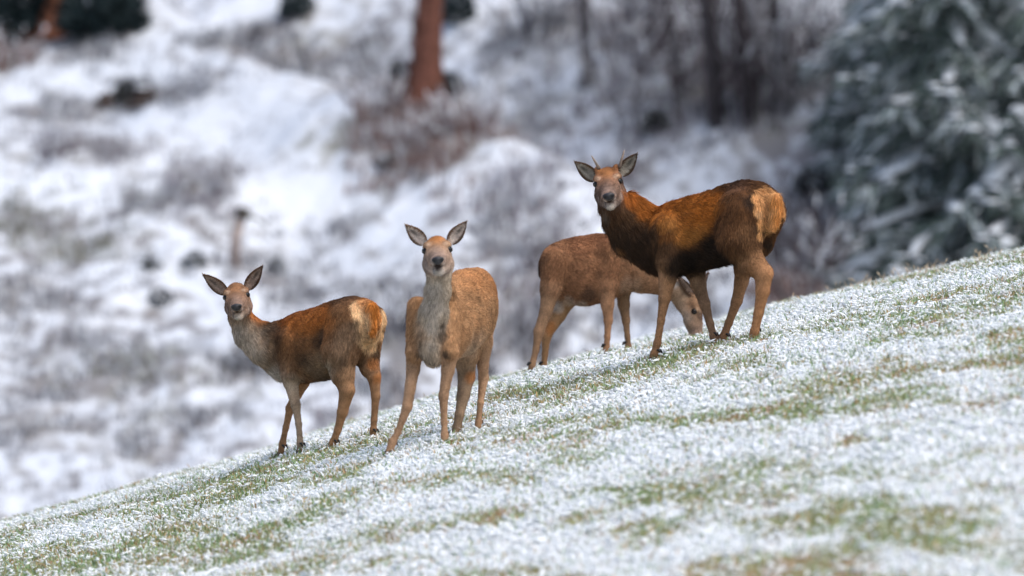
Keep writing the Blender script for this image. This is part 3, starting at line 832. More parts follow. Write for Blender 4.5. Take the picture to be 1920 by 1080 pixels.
def turf_material():
    m = bpy.data.materials.new('snowy_turf'); m.use_nodes = True
    nt = m.node_tree; b = nt.nodes['Principled BSDF']; N = nt.nodes.new; Lk = nt.links.new
    a = N('ShaderNodeAttribute'); a.attribute_name = 'col'
    tc = N('ShaderNodeTexCoord')
    def noise(sc, det=4):
        n = N('ShaderNodeTexNoise'); n.inputs['Scale'].default_value = sc; n.inputs['Detail'].default_value = det
        Lk(tc.outputs['Object'], n.inputs['Vector']); return n
    def ramp(src, p):
        r = N('ShaderNodeValToRGB'); e = r.color_ramp.elements
        for q, (pos, c) in enumerate(p):
            if q >= 2: e.new(pos)
            e[q].position = pos; e[q].color = (*c, 1)
        Lk(src, r.inputs[0]); return r
    g1 = ramp(noise(1.7).outputs[0], [(.36, (.23, .29, .14)), (.52, (.31, .30, .16)), (.63, (.36, .235, .135))])
    g2 = ramp(noise(38, 5).outputs[0], [(.35, (.5, .5, .5)), (.65, (1.35, 1.35, 1.35))])
    mul = N('ShaderNodeMix'); mul.data_type = 'RGBA'; mul.blend_type = 'MULTIPLY'; mul.inputs[0].default_value = 1
    Lk(g1.outputs[0], mul.inputs[6]); Lk(g2.outputs[0], mul.inputs[7])
    # snow lying in the turf
    n3 = noise(26, 5)
    ad = N('ShaderNodeMath'); ad.operation = 'MULTIPLY_ADD'; ad.inputs[1].default_value = .62; ad.inputs[2].default_value = -.14
    Lk(a.outputs['Fac'], ad.inputs[0])
    sub = N('ShaderNodeMath'); sub.operation = 'SUBTRACT'; Lk(n3.outputs[0], sub.inputs[0]); Lk(ad.outputs[0], sub.inputs[1])
    mr = N('ShaderNodeMapRange'); mr.interpolation_type = 'SMOOTHSTEP'; mr.inputs[1].default_value = .28; mr.inputs[2].default_value = .54
    Lk(sub.outputs[0], mr.inputs[0])
    mx = N('ShaderNodeMix'); mx.data_type = 'RGBA'
    Lk(mr.outputs[0], mx.inputs[0]); Lk(mul.outputs[2], mx.inputs[6]); mx.inputs[7].default_value = (.80, .82, .83, 1)
    Lk(mx.outputs[2], b.inputs['Base Color']); b.inputs['Roughness'].default_value = .85; b.inputs['Specular IOR Level'].default_value = .15
    bp = N('ShaderNodeBump'); bp.inputs['Strength'].default_value = .8; bp.inputs['Distance'].default_value = .03
    Lk(n3.outputs[0], bp.inputs['Height']); Lk(bp.outputs[0], b.inputs['Normal'])
    return m
M_TURF = turf_material()
me.materials.append(M_TURF)
tag(link('ground', me), kind='structure')

def ground_z(x, y):
    return meadow(x, y) + ((fbm(x * 2.2, y * 1.6, 3, 5) - .5) * .05 + (fbm(x * 9, y * 6, 2, 8) - .5) * .03) - .008

def scatter(n, y0, y1, seed, margin=1.25):
    r = np.random.default_rng(seed)
    y = np.sqrt(r.uniform(y0 ** 2, y1 ** 2, n)); x = r.uniform(-1, 1, n) * y * 960 / F * margin
    return x, y, r

# snow lumps lying on the grass tufts
def snow_lumps():
    v0, t0 = ico(1)
    base = []
    for k in range(10):
        r = np.random.default_rng(100 + k)
        base.append(v0 * (1 + .55 * (noise3(v0 + k * 7, 1.6, k)[:, None] - .5) * 2) * np.array([1, 1, .7]))
    b20v = np.array(base)
    V, T, n0 = [], [], 0
    for n, y0, y1, smin, smax, seed in ((90000, 45.5, 60.2, .005, .0125, 1), (30000, 38.5, 45.5, .007, .016, 2), (17000, 44, 60.2, .013, .024, 3)):
        x, y, r = scatter(n, y0, y1, seed)
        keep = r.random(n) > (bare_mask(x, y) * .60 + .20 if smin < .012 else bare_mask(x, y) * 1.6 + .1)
        for hx_, hy_, _w in HOOF_FIX: keep &= ((x - hx_) / .055) ** 2 + ((y - hy_) / .09) ** 2 > r.random(n)  # lumps trodden away at the hooves, deepening the stand-in contact shadow
        x, y = x[keep], y[keep]; n = len(x)
        s = smin + (smax - smin) * r.random(n) ** 1.8
        z = ground_z(x, y) + s * .3 + r.random(n) ** 2 * (.030 if smin < .012 else .016)
        th = r.random(n) * 6.283; el = 1.1 + 2.2 * r.random(n) ** 1.5
        B = b20v[r.integers(0, 10, n)]
        c, q = np.cos(th)[:, None], np.sin(th)[:, None]
        bx = B[:, :, 0] * el[:, None]; by = B[:, :, 1]
        if smin > .012: B = B * np.array([1, 1, .5])
        P = np.stack([bx * c - by * q, bx * q + by * c, B[:, :, 2] + bx * (r.random(n)[:, None] - .5) * .9], -1) * s[:, None, None]
        P += np.stack([x, y, z], -1)[:, None]
        V.append(P.reshape(-1, 3)); nv = len(v0)
        T.append((t0[None] + (np.arange(n) * nv)[:, None, None]).reshape(-1, 3) + n0); n0 += n * nv
    v = np.vstack(V); t = np.vstack(T)
    me = np_mesh('snow', v, t, None, np.tile((.84, .86, .87), (len(v), 1)), True, M_SNOW)
    tag(link('snow', me), kind='stuff')

def grass_blades():
    V, C = [], []
    for n, y0, y1, h0, h1, seed, straw in ((230000, 43, 60.5, .022, .060, 5, .26), (26000, 38.5, 43, .03, .07, 6, .3)):
        x, y, r = scatter(n, y0, y1, seed)
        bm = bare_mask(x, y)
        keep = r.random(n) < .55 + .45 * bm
        x, y, bm = x[keep], y[keep], bm[keep]; n = len(x)
        z = ground_z(x, y) - .005
        h = h0 + (h1 - h0) * r.random(n); wd = .002 + .003 * r.random(n)
        th = r.random(n) * 6.283; ln = r.normal(0, .55, (n, 2))
        b = np.stack([x, y, z], -1); sd = np.stack([np.cos(th), np.sin(th), 0 * th], -1) * wd[:, None]
        tip = b + np.stack([ln[:, 0] * h, ln[:, 1] * h, h * .8], -1)
        mid = b + np.stack([ln[:, 0] * h * .35, ln[:, 1] * h * .35, h * .55], -1)
        V.append(np.stack([b - sd, b + sd, mid + sd * .8, mid - sd * .8, tip], 1).reshape(-1, 3))
        pick = r.random(n) + .35 * (fbm(x * 1.5, y, 2, 60) - .5)
        c = np.where((pick < straw)[:, None], np.array((.42, .28, .14)), np.where((pick < .5)[:, None], np.array((.33, .35, .17)), np.array((.21, .32, .15))))
        c = c * (.7 + .6 * r.random(n))[:, None]
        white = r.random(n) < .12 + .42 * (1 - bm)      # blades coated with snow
        c = np.where(white[:, None], np.array((.80, .83, .84)), c)
        C.append(np.repeat(c, 5, 0))
    v = np.vstack(V); n = len(v) // 5; o = (np.arange(n) * 5)[:, None]
    q = o + np.array([[0, 1, 2, 3]]); t = o + np.array([[3, 2, 4]])
    tag(link('grass', np_mesh('grass', v, t, q, np.vstack(C), True, M_PLANT)), kind='stuff')

def crest_stems():
    """dry stems and seed heads standing along the brow"""
    mb = MB(); r = np.random.default_rng(31)
    def stem(x, y, h, lean):
        z = float(ground_z(np.array([x]), np.array([y]))[0])
        p0 = np.array([x, y, z - .01]); p1 = p0 + np.array([lean * h * .3, r.normal(0, .1) * h, h * .6]); p2 = p0 + np.array([lean * h, r.normal(0, .15) * h, h])
        c = np.array((.56, .43, .29)) * (.6 + .6 * r.random())
        mb.tube([p0, p1, p2], [.0017, .0013, .0008], 3, c)
        if r.random() < .6:
            d = p2 - p1; d /= np.linalg.norm(d)
            mb.tube([p2 - d * .03, p2 - d * .012, p2 + d * .01], [.001, .0038, .001], 4, c * 1.1)
    for _ in range(480):
        t = r.random(); X = 1380 + 620 * t ** .8 if r.random() < .74 else r.uniform(-100, 1900)
        y = 56.0 + r.random() * 3.4; x = (X - 960) / F * y
        dense = vnoise(np.array([X / 45.]), np.array([.5]), 71)[0]
        if dense < .42: continue
        stem(x, y, (.035 + .075 * r.random() ** 1.6) * (1.0 if X > 1480 else .6), r.normal(-.15, .35))
    tag(mb.obj('dry_grass', M_PLANT), kind='stuff')

# ------------------------------------------------------------------ the hillside across the dip
def hill(x, y):
    x = np.asarray(x, float); y = np.asarray(y, float)
    z = -3.15 + .262 * (y - 78) + np.where(y > 108, .10 * (y - 108), 0) + .012 * x
    z = np.where(y < 78, -3.15 - .05 * (78 - y), z)
    n = (x + 2.6) * .95 + (y - 100.5) * .52        # across the spur that comes down from the upper left to the middle
    z = z + .55 * np.exp(-((n + .9) / 1.3) ** 2) - .75 * np.exp(-((n - 1.6) / 1.4) ** 2)
    z = z + (fbm(x * .35, y * .22, 3, 41) - .5) * 1.1
    return z

def hill_fine(x, y):
    return hill(x, y) + (fbm(x * 1.5, y * .9, 3, 44) - .5) * .14 + (fbm(x * 5, y * 3, 2, 46) - .5) * .10

_hd = np.linspace(72, 240, 3400)
def at(X, Y):
    x = (X - 960) / F * _hd; z = (540 - Y) / F * _hd
    k = np.nonzero(hill_fine(x, _hd) >= z)[0]
    q = k[0] if len(k) else len(_hd) - 1
    return np.array([x[q], _hd[q], z[q]])

hx = np.concatenate([lin(-90, -10, 40), lin(-10, 10, 230), np.linspace(10, 90, 40)])
hy = np.concatenate([lin(66, 76, 8), lin(76, 118, 420), lin(118, 150, 80), np.linspace(150, 420, 50)])
HX, HY = np.meshgrid(hx, hy, indexing='ij')
HZ = hill_fine(HX, HY)
i = np.arange(len(hx) - 1)[:, None] * len(hy); j = np.arange(len(hy) - 1)[None]
hq = np.stack([i + j, i + len(hy) + j, i + len(hy) + j + 1, i + j + 1], -1).reshape(-1, 4)

# scrubby patches of the hillside: where, how wide (photo pixels), what grows there
PATCH = [(330, 175, 90, 34, 'g'), (110, 280, 50, 22, 'p'), (210, 285, 45, 20, 'p'), (390, 335, 55, 34, 'p'), (300, 385, 90, 26, 'g'), (400, 380, 70, 34, 'p'),
         (50, 430, 90, 40, 'o'), (740, 240, 130, 30, 'r'), (820, 275, 90, 45, 'r'), (850, 215, 60, 26, 'r'), (960, 350, 110, 34, 'p'), (1020, 480, 60, 60, 'p'), (560, 560, 60, 30, 'g'),
         (760, 610, 70, 50, 'd'), (740, 700, 60, 60, 'd'), (560, 680, 100, 40, 'g'), (470, 690, 50, 30, 'd'), (250, 690, 120, 40, 'o'), (180, 720, 140, 40, 'g'), (60, 560, 120, 50, 'g'), (340, 790, 90, 30, 'g'),
         (430, 85, 150, 20, 'd'), (580, 110, 130, 34, 'd'), (500, 60, 160, 12, 'd'), (640, 160, 90, 26, 'g'), (700, 130, 70, 40, 'g'), (950, 90, 80, 40, 'g'), (1010, 220, 60, 40, 'g'), (1200, 180, 110, 70, 'p'),
         (1160, 330, 80, 34, 'g'), (1500, 520, 80, 70, 'd'), (1400, 150, 150, 90, 'd'), (1260, 60, 150, 60, 'p'), (1530, 420, 90, 50, 'd'), (1480, 300, 80, 50, 'p'), (1050, 50, 90, 40, 'd'), (1420, 400, 60, 50, 'p'), (1530, 470, 60, 50, 'p'), (1480, 560, 60, 40, 'r'), (1600, 500, 60, 40, 'g'), (1460, 190, 120, 120, 'p'), (1300, 120, 140, 120, 'p'), (1580, 330, 80, 50, 'd'),
         (30, 110, 50, 26, 'r'), (100, 210, 70, 24, 'g'), (190, 75, 60, 30, 'd'), (660, 430, 60, 24, 'g'), (700, 560, 50, 30, 'g'), (500, 520, 80, 50, 'g'), (930, 430, 70, 40, 'g'), (1000, 630, 60, 40, 'd'), (960, 580, 60, 50, 'p'), (1120, 600, 90, 30, 'g'), (1300, 560, 60, 30, 'g'), (640, 800, 60, 20, 'p'),
         (880, 700, 60, 40, 'd'), (150, 480, 90, 30, 'o'), (300, 600, 60, 30, 'g'), (130, 640, 120, 30, 'g'), (60, 800, 100, 30, 'g'), (250, 840, 90, 26, 'g')]
BRIGHT = [(330, 90, 120, 30), (430, 170, 110, 36), (520, 255, 110, 30), (640, 325, 90, 26), (380, 240, 120, 30), (560, 380, 120, 34), (800, 390, 110, 30), (250, 240, 60, 26), (660, 40, 70, 30), (1610, 430, 60, 34),
          (1330, 270, 60, 36), (1200, 420, 90, 30), (990, 300, 60, 30), (60, 180, 60, 24), (480, 30, 120, 26), (200, 130, 70, 20), (1120, 650, 60, 26), (560, 500, 80, 24), (100, 350, 110, 26)]
SCRUB = {'g': (.19, .185, .20), 'p': (.165, .13, .15), 'o': (.20, .19, .13), 'r': (.19, .105, .085), 'd': (.065, .060, .070)}
hsc = np.zeros(HX.shape); PX = 960 + HX / HY * F; PY = 540 - HZ / HY * F
PW = [(at(a, b), wx, wy, t) for a, b, wx, wy, t in PATCH]
hcol = np.zeros(HX.shape + (3,))
wobx = (fbm(HX * .9, HY * .6, 3, 51) - .5)
for p, wx, wy, t in PW:
    sx = wx / F * p[1]; sy = wy / F * p[1] / .26 * .85
    d = ((HX - p[0]) / sx) ** 2 + ((HY - p[1]) / sy) ** 2 + wobx * 2.2
    hsc = np.maximum(hsc, np.exp(-np.maximum(d, 0)) * (1.25 if t in 'dr' else .65))
for X_, Y_, wx, wy in BRIGHT:
    p = at(X_, Y_); sx = wx / F * p[1]; sy = wy / F * p[1] / .26 * .85
    hsc = hsc - .55 * np.exp(-np.maximum(((HX - p[0]) / sx) ** 2 + ((HY - p[1]) / sy) ** 2 + wobx * 1.6, 0))
hsc = np.clip(hsc + .5, 0, 1.5)
hm = me = np_mesh('hillside', np.stack([HX, HY, HZ], -1).reshape(-1, 3), None, hq, np.repeat(hsc.reshape(-1, 1), 3, 1))

def hill_material():
    m = bpy.data.materials.new('snowy_hillside'); m.use_nodes = True
    nt = m.node_tree; b = nt.nodes['Principled BSDF']; N = nt.nodes.new; Lk = nt.links.new
    a = N('ShaderNodeAttribute'); a.attribute_name = 'col'
    tc = N('ShaderNodeTexCoord')
    mp = N('ShaderNodeMapping'); mp.inputs['Scale'].default_value = (1, .45, 1); Lk(tc.outputs['Object'], mp.inputs[0])
    def noise(sc, det=4):
        n = N('ShaderNodeTexNoise'); n.inputs['Scale'].default_value = sc; n.inputs['Detail'].default_value = det
        Lk(mp.outputs[0], n.inputs['Vector']); return n
    r = N('ShaderNodeValToRGB'); e = r.color_ramp.elements
    for q, (pos, c) in enumerate([(.35, (.11, .095, .10)), (.55, (.17, .15, .14)), (.7, (.20, .19, .15))]):
        if q >= 2: e.new(pos)
        e[q].position = pos; e[q].color = (*c, 1)
    Lk(noise(1.1).outputs[0], r.inputs[0])
    n2 = noise(4.2, 7)
    ad = N('ShaderNodeMath'); ad.operation = 'MULTIPLY_ADD'; ad.inputs[1].default_value = .30; Lk(a.outputs['Fac'], ad.inputs[0]); Lk(n2.outputs[0], ad.inputs[2])
    ad2 = N('ShaderNodeMath'); ad2.operation = 'SUBTRACT'; ad2.inputs[1].default_value = .15; Lk(ad.outputs[0], ad2.inputs[0]); ad = ad2
    mr = N('ShaderNodeMapRange'); mr.interpolation_type = 'SMOOTHSTEP'; mr.inputs[1].default_value = .43; mr.inputs[2].default_value = .74; mr.inputs[4].default_value = .85
    Lk(ad.outputs[0], mr.inputs[0])
    mx = N('ShaderNodeMix'); mx.data_type = 'RGBA'; Lk(mr.outputs[0], mx.inputs[0])
    mx.inputs[6].default_value = (.66, .69, .74, 1); Lk(r.outputs[0], mx.inputs[7])
    Lk(mx.outputs[2], b.inputs['Base Color']); b.inputs['Roughness'].default_value = .9; b.inputs['Specular IOR Level'].default_value = .1
    return m
me.materials.append(hill_material())
tag(link('hillside', me), kind='structure')

def scrub():
    """heather, bracken and dead grass: tufts of thin blades, powdered with snow"""
    V, C = [], []
    r = np.random.default_rng(77)
    def tufts(x, y, col, hmin, hmax, nb=14):
        n = len(x); z = hill_fine(x, y)
        for _ in range(nb):
            h = hmin + (hmax - hmin) * r.random(n); a = r.random(n) * 6.283; le = .15 + .5 * r.random(n)
            b = np.stack([x + r.normal(0, .07, n), y + r.normal(0, .07, n), z - .02], -1)
            tip = b + np.stack([np.cos(a) * le * h, np.sin(a) * le * h, h], -1)
            sd = np.stack([-np.sin(a), np.cos(a), 0 * a], -1) * (.004 + .007 * r.random(n))[:, None]
            V.append(np.stack([b - sd, b + sd, tip], 1).reshape(-1, 3))
            c = col * (.6 + .8 * r.random(n))[:, None]
            white = r.random(n) < (.34 if nb > 12 and col[0] != .19 or col[1] > .15 else .20 if nb > 12 else .34)
            c = np.where(white[:, None], np.array((.72, .74, .78)), c)
            C.append(np.repeat(c, 3, 0))
    for p, wx, wy, t in PW:
        sx = wx / F * p[1]; sy = wy / F * p[1] / .26 * .8
        n = int((30 + 62 * sx * sy) * (1.9 if t in 'r' else 1.5 if t in 'd' else 1))
        x = p[0] + r.normal(0, .68, n) * sx; y = p[1] + r.normal(0, .68, n) * sy
        k = vnoise(x * 1.3, y * .9, 90) > .32
        tufts(x[k], y[k], np.array(SCRUB[t]), .07, .20 if t in 'go' else .26, 18)
    n = 17000
    y = np.sqrt(r.uniform(77 ** 2, 120 ** 2, n)); x = r.uniform(-1.25, 1.25, n) * y * 960 / F
    k = (fbm(x * .8, y * .5, 3, 91) + .05 * sstep(104, 84, y)) > .44
    for X_, Y_, wx, wy in BRIGHT:
        p = at(X_, Y_); sx = wx / F * p[1]; sy = wy / F * p[1] / .26 * .85
        k &= r.random(n) > .85 * np.exp(-((x - p[0]) / sx) ** 2 - ((y - p[1]) / sy) ** 2)
    tufts(x[k], y[k], np.array((.24, .23, .24)), .04, .13, 7)
    v = np.vstack(V); t = np.arange(len(v)).reshape(-1, 3)
    tag(link('undergrowth', np_mesh('undergrowth', v, t, None, np.vstack(C), False, M_PLANT)), kind='stuff')

# ------------------------------------------------------------------ trees and shrubs
def part(mb, name, mat, root):
    o = mb.obj(name, mat, root)
    if name in ('snow_cover', 'branches', 'stems', 'leaves'): o['kind'] = 'stuff'
    return o

def spruce(p, H, R, label, seed, low=.25, det_h=6.0, dens=1.0, snowy=.5):
    r = np.random.default_rng(seed)
    root = empty('spruce_tree', p); tag(root, label, 'tree', 'snow dusted spruces on the hillside')
    tr = MB(); zz = np.linspace(0, H, 9)
    tr.tube(np.stack([p[0] + .03 * np.sin(zz), p[1] + 0 * zz, p[2] + zz - .1], -1), .045 * H * .34 * (1 - zz / H * .93), 8, (.10, .075, .06))
    part(tr, 'trunk', M_BARK, root)
    TV, TC, SV, wood = [], [], MB(), MB()
    z = low
    while z < H * .97:
        n = max(4, int((7 if z < det_h else 6) * dens)); a0 = r.random() * 6.283
        for b in range(n):
            a = a0 + b * 6.283 / n + r.normal(0, .25)
            L = R * (1 - z / H) ** .75 * r.uniform(.7, 1.12)
            if L < .12: continue
            m = 8; s = np.linspace(0, 1, m)
            zb = z + r.normal(0, .10)
            dz = .18 * L * s - r.uniform(.30, .95) * L * s ** 1.6 + .16 * L * s ** 5
            wob = r.normal(0, .05)
            ax = np.stack([p[0] + np.cos(a + wob * s) * L * s, p[1] + np.sin(a + wob * s) * L * s, p[2] + zb + dz], -1)
            wood.tube(ax[:], .022 * (1 - s * .85), 4, (.085, .062, .05))
            nt = int(L / (.085 if z < det_h else .17)) + 3
            for q in range(nt):
                f = .12 + .88 * (q + r.random()) / nt
                c = np.array([np.interp(f, s, ax[:, k]) for k in range(3)])
                tl = (.14 + .55 * min(1, L) * (1 - f) ** .7) * r.uniform(.7, 1.15)
                for sg in (-1, 1):
                    aa = a + sg * r.uniform(.5, 1.0); dirv = np.array([math.cos(aa), math.sin(aa), -r.uniform(.35, 1.0)])
                    nn = 6 if z < det_h else 3
                    g = np.array((.088, .116, .105)) * r.uniform(.5, 1.6)
                    if r.random() < .30: g = np.array((.46, .51, .53)) * r.uniform(.7, 1.2)
                    for e in range(nn):
                        bb = c + dirv * tl * (e + r.random() * .6) / nn
                        d2 = dirv + r.normal(0, .42, 3) + np.array([0, 0, -.25]); l2 = tl * r.uniform(.35, .6)
                        sdv = np.cross(d2, r.normal(0, 1, 3)); sdv /= np.linalg.norm(sdv) + 1e-6
                        TV.append([bb - sdv * .018, bb + sdv * .018, bb + d2 * l2]); TC.append(g)
                    if r.random() < snowy * (.10 + .35 * f):
                        e = c + dirv * tl * .5 + np.array([0, 0, .02])
                        SV.blob(e, r.uniform(.035, .075), (1.2 + .9 * abs(math.cos(aa)), 1.2 + .9 * abs(math.sin(aa)), .42), .3, (.80, .83, .87), int(r.integers(1e6)), 1)
            if r.random() < .55 + snowy * .6:
                st = r.uniform(.1, .5); en = r.uniform(.75, 1.0)
                ff = np.linspace(st * .7, en, 6)
                pts = np.stack([np.interp(ff, s, ax[:, k]) for k in range(3)], -1) + np.array([0, 0, .06]) + r.normal(0, .012, (6, 3))
                SV.tube(pts, np.array([.02, .065, .085, .08, .065, .015]) * r.uniform(.8, 1.9), 6, (.80, .83, .87), flat=.5)
        z += r.uniform(.30, .44) * (1 if z < det_h else 1.5)
    wm = wood; part(wm, 'branches', M_BARK, root)
    v = np.array(TV).reshape(-1, 3); off = np.array(root.location)
    tag(link('crown', np_mesh('crown', v - off, np.arange(len(v)).reshape(-1, 3), None, np.repeat(np.array(TC), 3, 0), False, M_PLANT), root), kind='stuff')
    part(SV, 'snow_cover', M_SNOW, root)
    return root

def twig_tree(p, H, label, seed, cat='tree', name='bare_tree', group=None, stems=1, rad=.05, col=(.10, .085, .085), spread=.35, snow=.15, leafy=None, levels=3):
    r = np.random.default_rng(seed)
    root = empty(name, p); tag(root, label, cat, group)
    tr, br, sn = MB(), MB(), MB()
    def grow(b, d, L, rd, lv):
        m = 5; pts = [b]
        for k in range(m - 1):
            d = d + r.normal(0, .13, 3) + np.array([0, 0, .05]); d /= np.linalg.norm(d); pts.append(pts[-1] + d * L / (m - 1))
        pts = np.array(pts); c = np.array(col) * r.uniform(.75, 1.3)
        (tr if lv == 0 else br).tube(pts, np.linspace(rd, rd * .35, m), 6 if lv == 0 else 4, c)
        if lv and r.random() < snow:
            sn.tube(pts + np.array([0, 0, rd * .8]), rd * .9 + .004, 4, (.78, .80, .84))
        if lv >= levels: return
        nb = int(r.integers(5, 9)) if lv == 0 else int(r.integers(3, 6))
        for _ in range(nb):
            f = r.uniform(.25 if lv == 0 else .15, 1); q = np.array([np.interp(f * (m - 1), np.arange(m), pts[:, k]) for k in range(3)])
            side = r.normal(0, 1, 3); side -= d * side.dot(d); side /= np.linalg.norm(side)
            nd = d * .75 + side * r.uniform(.5, 1.0) + np.array([0, 0, .2]); nd /= np.linalg.norm(nd)
            grow(q, nd, L * r.uniform(.32, .55) * (1.1 - .4 * f), max(rd * .45 * (1.1 - .5 * f), .004), lv + 1)
    for k in range(stems):
        a = r.random() * 6.283; d = np.array([math.cos(a) * spread, math.sin(a) * spread, 1]) if stems > 1 else np.array([r.normal(0, .06), r.normal(0, .06), 1])
        b = np.array(p) + (np.array([math.cos(a), math.sin(a), 0]) * .08 * r.random() * stems ** .5 if stems > 1 else 0)
        grow(np.array(b) - np.array([0, 0, .05]), d / np.linalg.norm(d), H * r.uniform(.75, 1.05), rad * (r.uniform(.6, 1) if stems > 1 else 1), 0)
    part(tr, 'trunk' if stems == 1 else 'stems', M_BARK, root)
    if br.v: part(br, 'branches', M_BARK, root)
    if sn.v: part(sn, 'snow_cover', M_SNOW, root)
    return root

def leafy_shrub(p, size, label, seed, col=(.030, .040, .036), n=900, snow=.12, name='shrub'):
    r = np.random.default_rng(seed)
    root = empty(name, p); tag(root, label, 'shrub', 'low shrubs on the snowy hillside')
    st = MB()
    for _ in range(9):
        a = r.random() * 6.283; e = np.array(p) + np.array([math.cos(a) * size[0] * .6, math.sin(a) * size[0] * .6, size[1] * r.uniform(.6, 1)])
        st.tube([np.array(p) - [0, 0, .05], (np.array(p) + e) / 2 + r.normal(0, .03, 3), e], [.02, .014, .006], 4, (.07, .055, .05))
    part(st, 'stems', M_BARK, root)
    d = r.normal(0, 1, (n, 3)); d /= np.linalg.norm(d, axis=1)[:, None]; d[:, 2] = np.abs(d[:, 2])
    rr = r.random(n) ** .4 * (.65 + .6 * vnoise(d[:, 0] * 2.2 + seed, d[:, 2] * 2.2 + d[:, 1] * 1.7, seed))
    c = d * rr[:, None] * np.array([size[0], size[0], size[1]]); e = r.normal(0, 1, (n, 2, 3)); e /= np.linalg.norm(e, axis=2)[..., None]
    ls = (.035 + .05 * r.random(n)) * (1.7 if size[0] > .5 else 1)
    v = np.stack([c, c + e[:, 0] * ls[:, None], c + e[:, 1] * ls[:, None] * .7], 1).reshape(-1, 3)
    cc = np.array(col) * (.5 + r.random(n))[:, None]
    top = (r.random(n) < snow * (.3 + 1.4 * d[:, 2]))
    cc = np.where(top[:, None], np.array((.75, .77, .81)), cc)
    link('leaves', np_mesh('leaves', v, np.arange(len(v)).reshape(-1, 3), None, np.repeat(cc, 3, 0), False, M_PLANT), root)
    return root

def rock_or_stump(p, w, h, label, seed, kind='stump', col=(.09, .065, .055)):
    r = np.random.default_rng(seed)
    root = empty('tree_stump', p); tag(root, label, 'stump')
    mb = MB(); n = 12; th = np.arange(n) * 6.283 / n; V = []
    for f, k in ((-.1, 1.35), (.1, 1.15), (.4, .95), (.8, .88), (1.0, .85)):
        rr = w * k * (1 + .12 * np.sin(th * 3 + seed) + .1 * r.normal(0, 1, n))
        V.append(np.stack([p[0] + np.cos(th) * rr, p[1] + np.sin(th) * rr, p[2] + h * f + (.12 * h * np.sin(th * 2 + seed) if f > .9 else 0) + 0 * th], -1))
    v = np.vstack(V); q = [[a * n + b, a * n + (b + 1) % n, a * n + n + (b + 1) % n, a * n + n + b] for a in range(4) for b in range(n)]
    mb.add(np.vstack([v, [[p[0], p[1], p[2] + h * .95]]]), [[4 * n + b, 4 * n + (b + 1) % n, 5 * n] for b in range(n)], q, np.array(col))
    for b in range(5):
        a = b * 1.256 + r.random(); d = np.array([math.cos(a), math.sin(a), 0])
        mb.tube([np.array(p) + d * w * .8 + [0, 0, h * .25], np.array(p) + d * w * 1.5 + [0, 0, h * .08], np.array(p) + d * w * 2.1 - [0, 0, .04]], [w * .35, w * .25, w * .1], 6, np.array(col) * .8)
    part(mb, 'stump_wood', M_BARK, root)
    sn = MB(); sn.blob(np.array(p) + [0, 0, h * .98], w * .8, (1, 1, .22), .2, (.80, .82, .86), seed, 2); part(sn, 'snow_cap', M_SNOW, root)
    return root

def pine(X, Y, width_px, label, seed, H=13., col=(.150, .065, .047)):
    p = at(X, Y); r = np.random.default_rng(seed)
    root = empty('pine_tree', p); tag(root, label, 'tree')
    k = width_px / F * p[1] / 2
    zz = np.concatenate([[-.1, 0, .12, .3, .6, 1.0, 1.6], np.linspace(2.4, H, 8)])
    rad = k * (1 + .9 * np.exp(-np.maximum(zz, 0) / .22) + .25 * np.exp(-zz / .9)) * (1 - .7 * np.clip(zz / H, 0, 1))
    tr = MB(); tr.tube(np.stack([p[0] + .035 * zz + .03 * np.sin(zz * 1.3), p[1] + 0 * zz, p[2] + zz], -1), rad, 14, np.array(col))
    rr = np.random.default_rng(seed + 5)
    for _ in range(420):          # bark plates standing proud
        z = rr.uniform(.05, 5.5); a = rr.random() * 6.283; R_ = np.interp(z, zz, rad)
        c = np.array([p[0] + .035 * z + math.cos(a) * R_, p[1] + math.sin(a) * R_, p[2] + z]); h = rr.uniform(.05, .12); t = np.array([-math.sin(a), math.cos(a), 0]) * rr.uniform(.02, .05); o = np.array([math.cos(a), math.sin(a), 0]) * .012
        c2 = np.array(col) * rr.uniform(.55, 1.35)
        tr.add([c - t - [0, 0, h] + o * .2, c + t - [0, 0, h] + o * .2, c + t * .8 + [0, 0, h] + o, c - t * .8 + [0, 0, h] + o], None, [[0, 1, 2, 3]], c2)
    part(tr, 'trunk', M_BARK, root)
    br, V, C = MB(), [], []
    for _ in range(26):
        z = r.uniform(H * .45, H * .98); a = r.random() * 6.283; L = r.uniform(.8, 2.0) * (1.25 - z / H)
        b = np.array([p[0] + .035 * z, p[1], p[2] + z]); e = b + np.array([math.cos(a) * L, math.sin(a) * L, r.uniform(0, .5) * L])
        br.tube([b, (b + e) / 2 + [0, 0, -.1], e], [.05, .035, .015], 5, (.2, .1, .07))
        for _ in range(5):
            c = b + (e - b) * r.uniform(.4, 1.05) + r.normal(0, .15, 3)
            for _ in range(26):
                d = r.normal(0, 1, 3); d /= np.linalg.norm(d); d[2] = abs(d[2]) * .8
                sdv = np.cross(d, r.normal(0, 1, 3)) * .02
                V.append([c - sdv, c + sdv, c + d * r.uniform(.15, .32)]); C.append(np.array((.025, .045, .035)) * r.uniform(.6, 1.4))
    part(br, 'branches', M_BARK, root)
    v = np.array(V).reshape(-1, 3)
    link('crown', np_mesh('crown', v - np.array(root.location), np.arange(len(v)).reshape(-1, 3), None, np.repeat(np.array(C), 3, 0), False, M_PLANT), root)
    return root

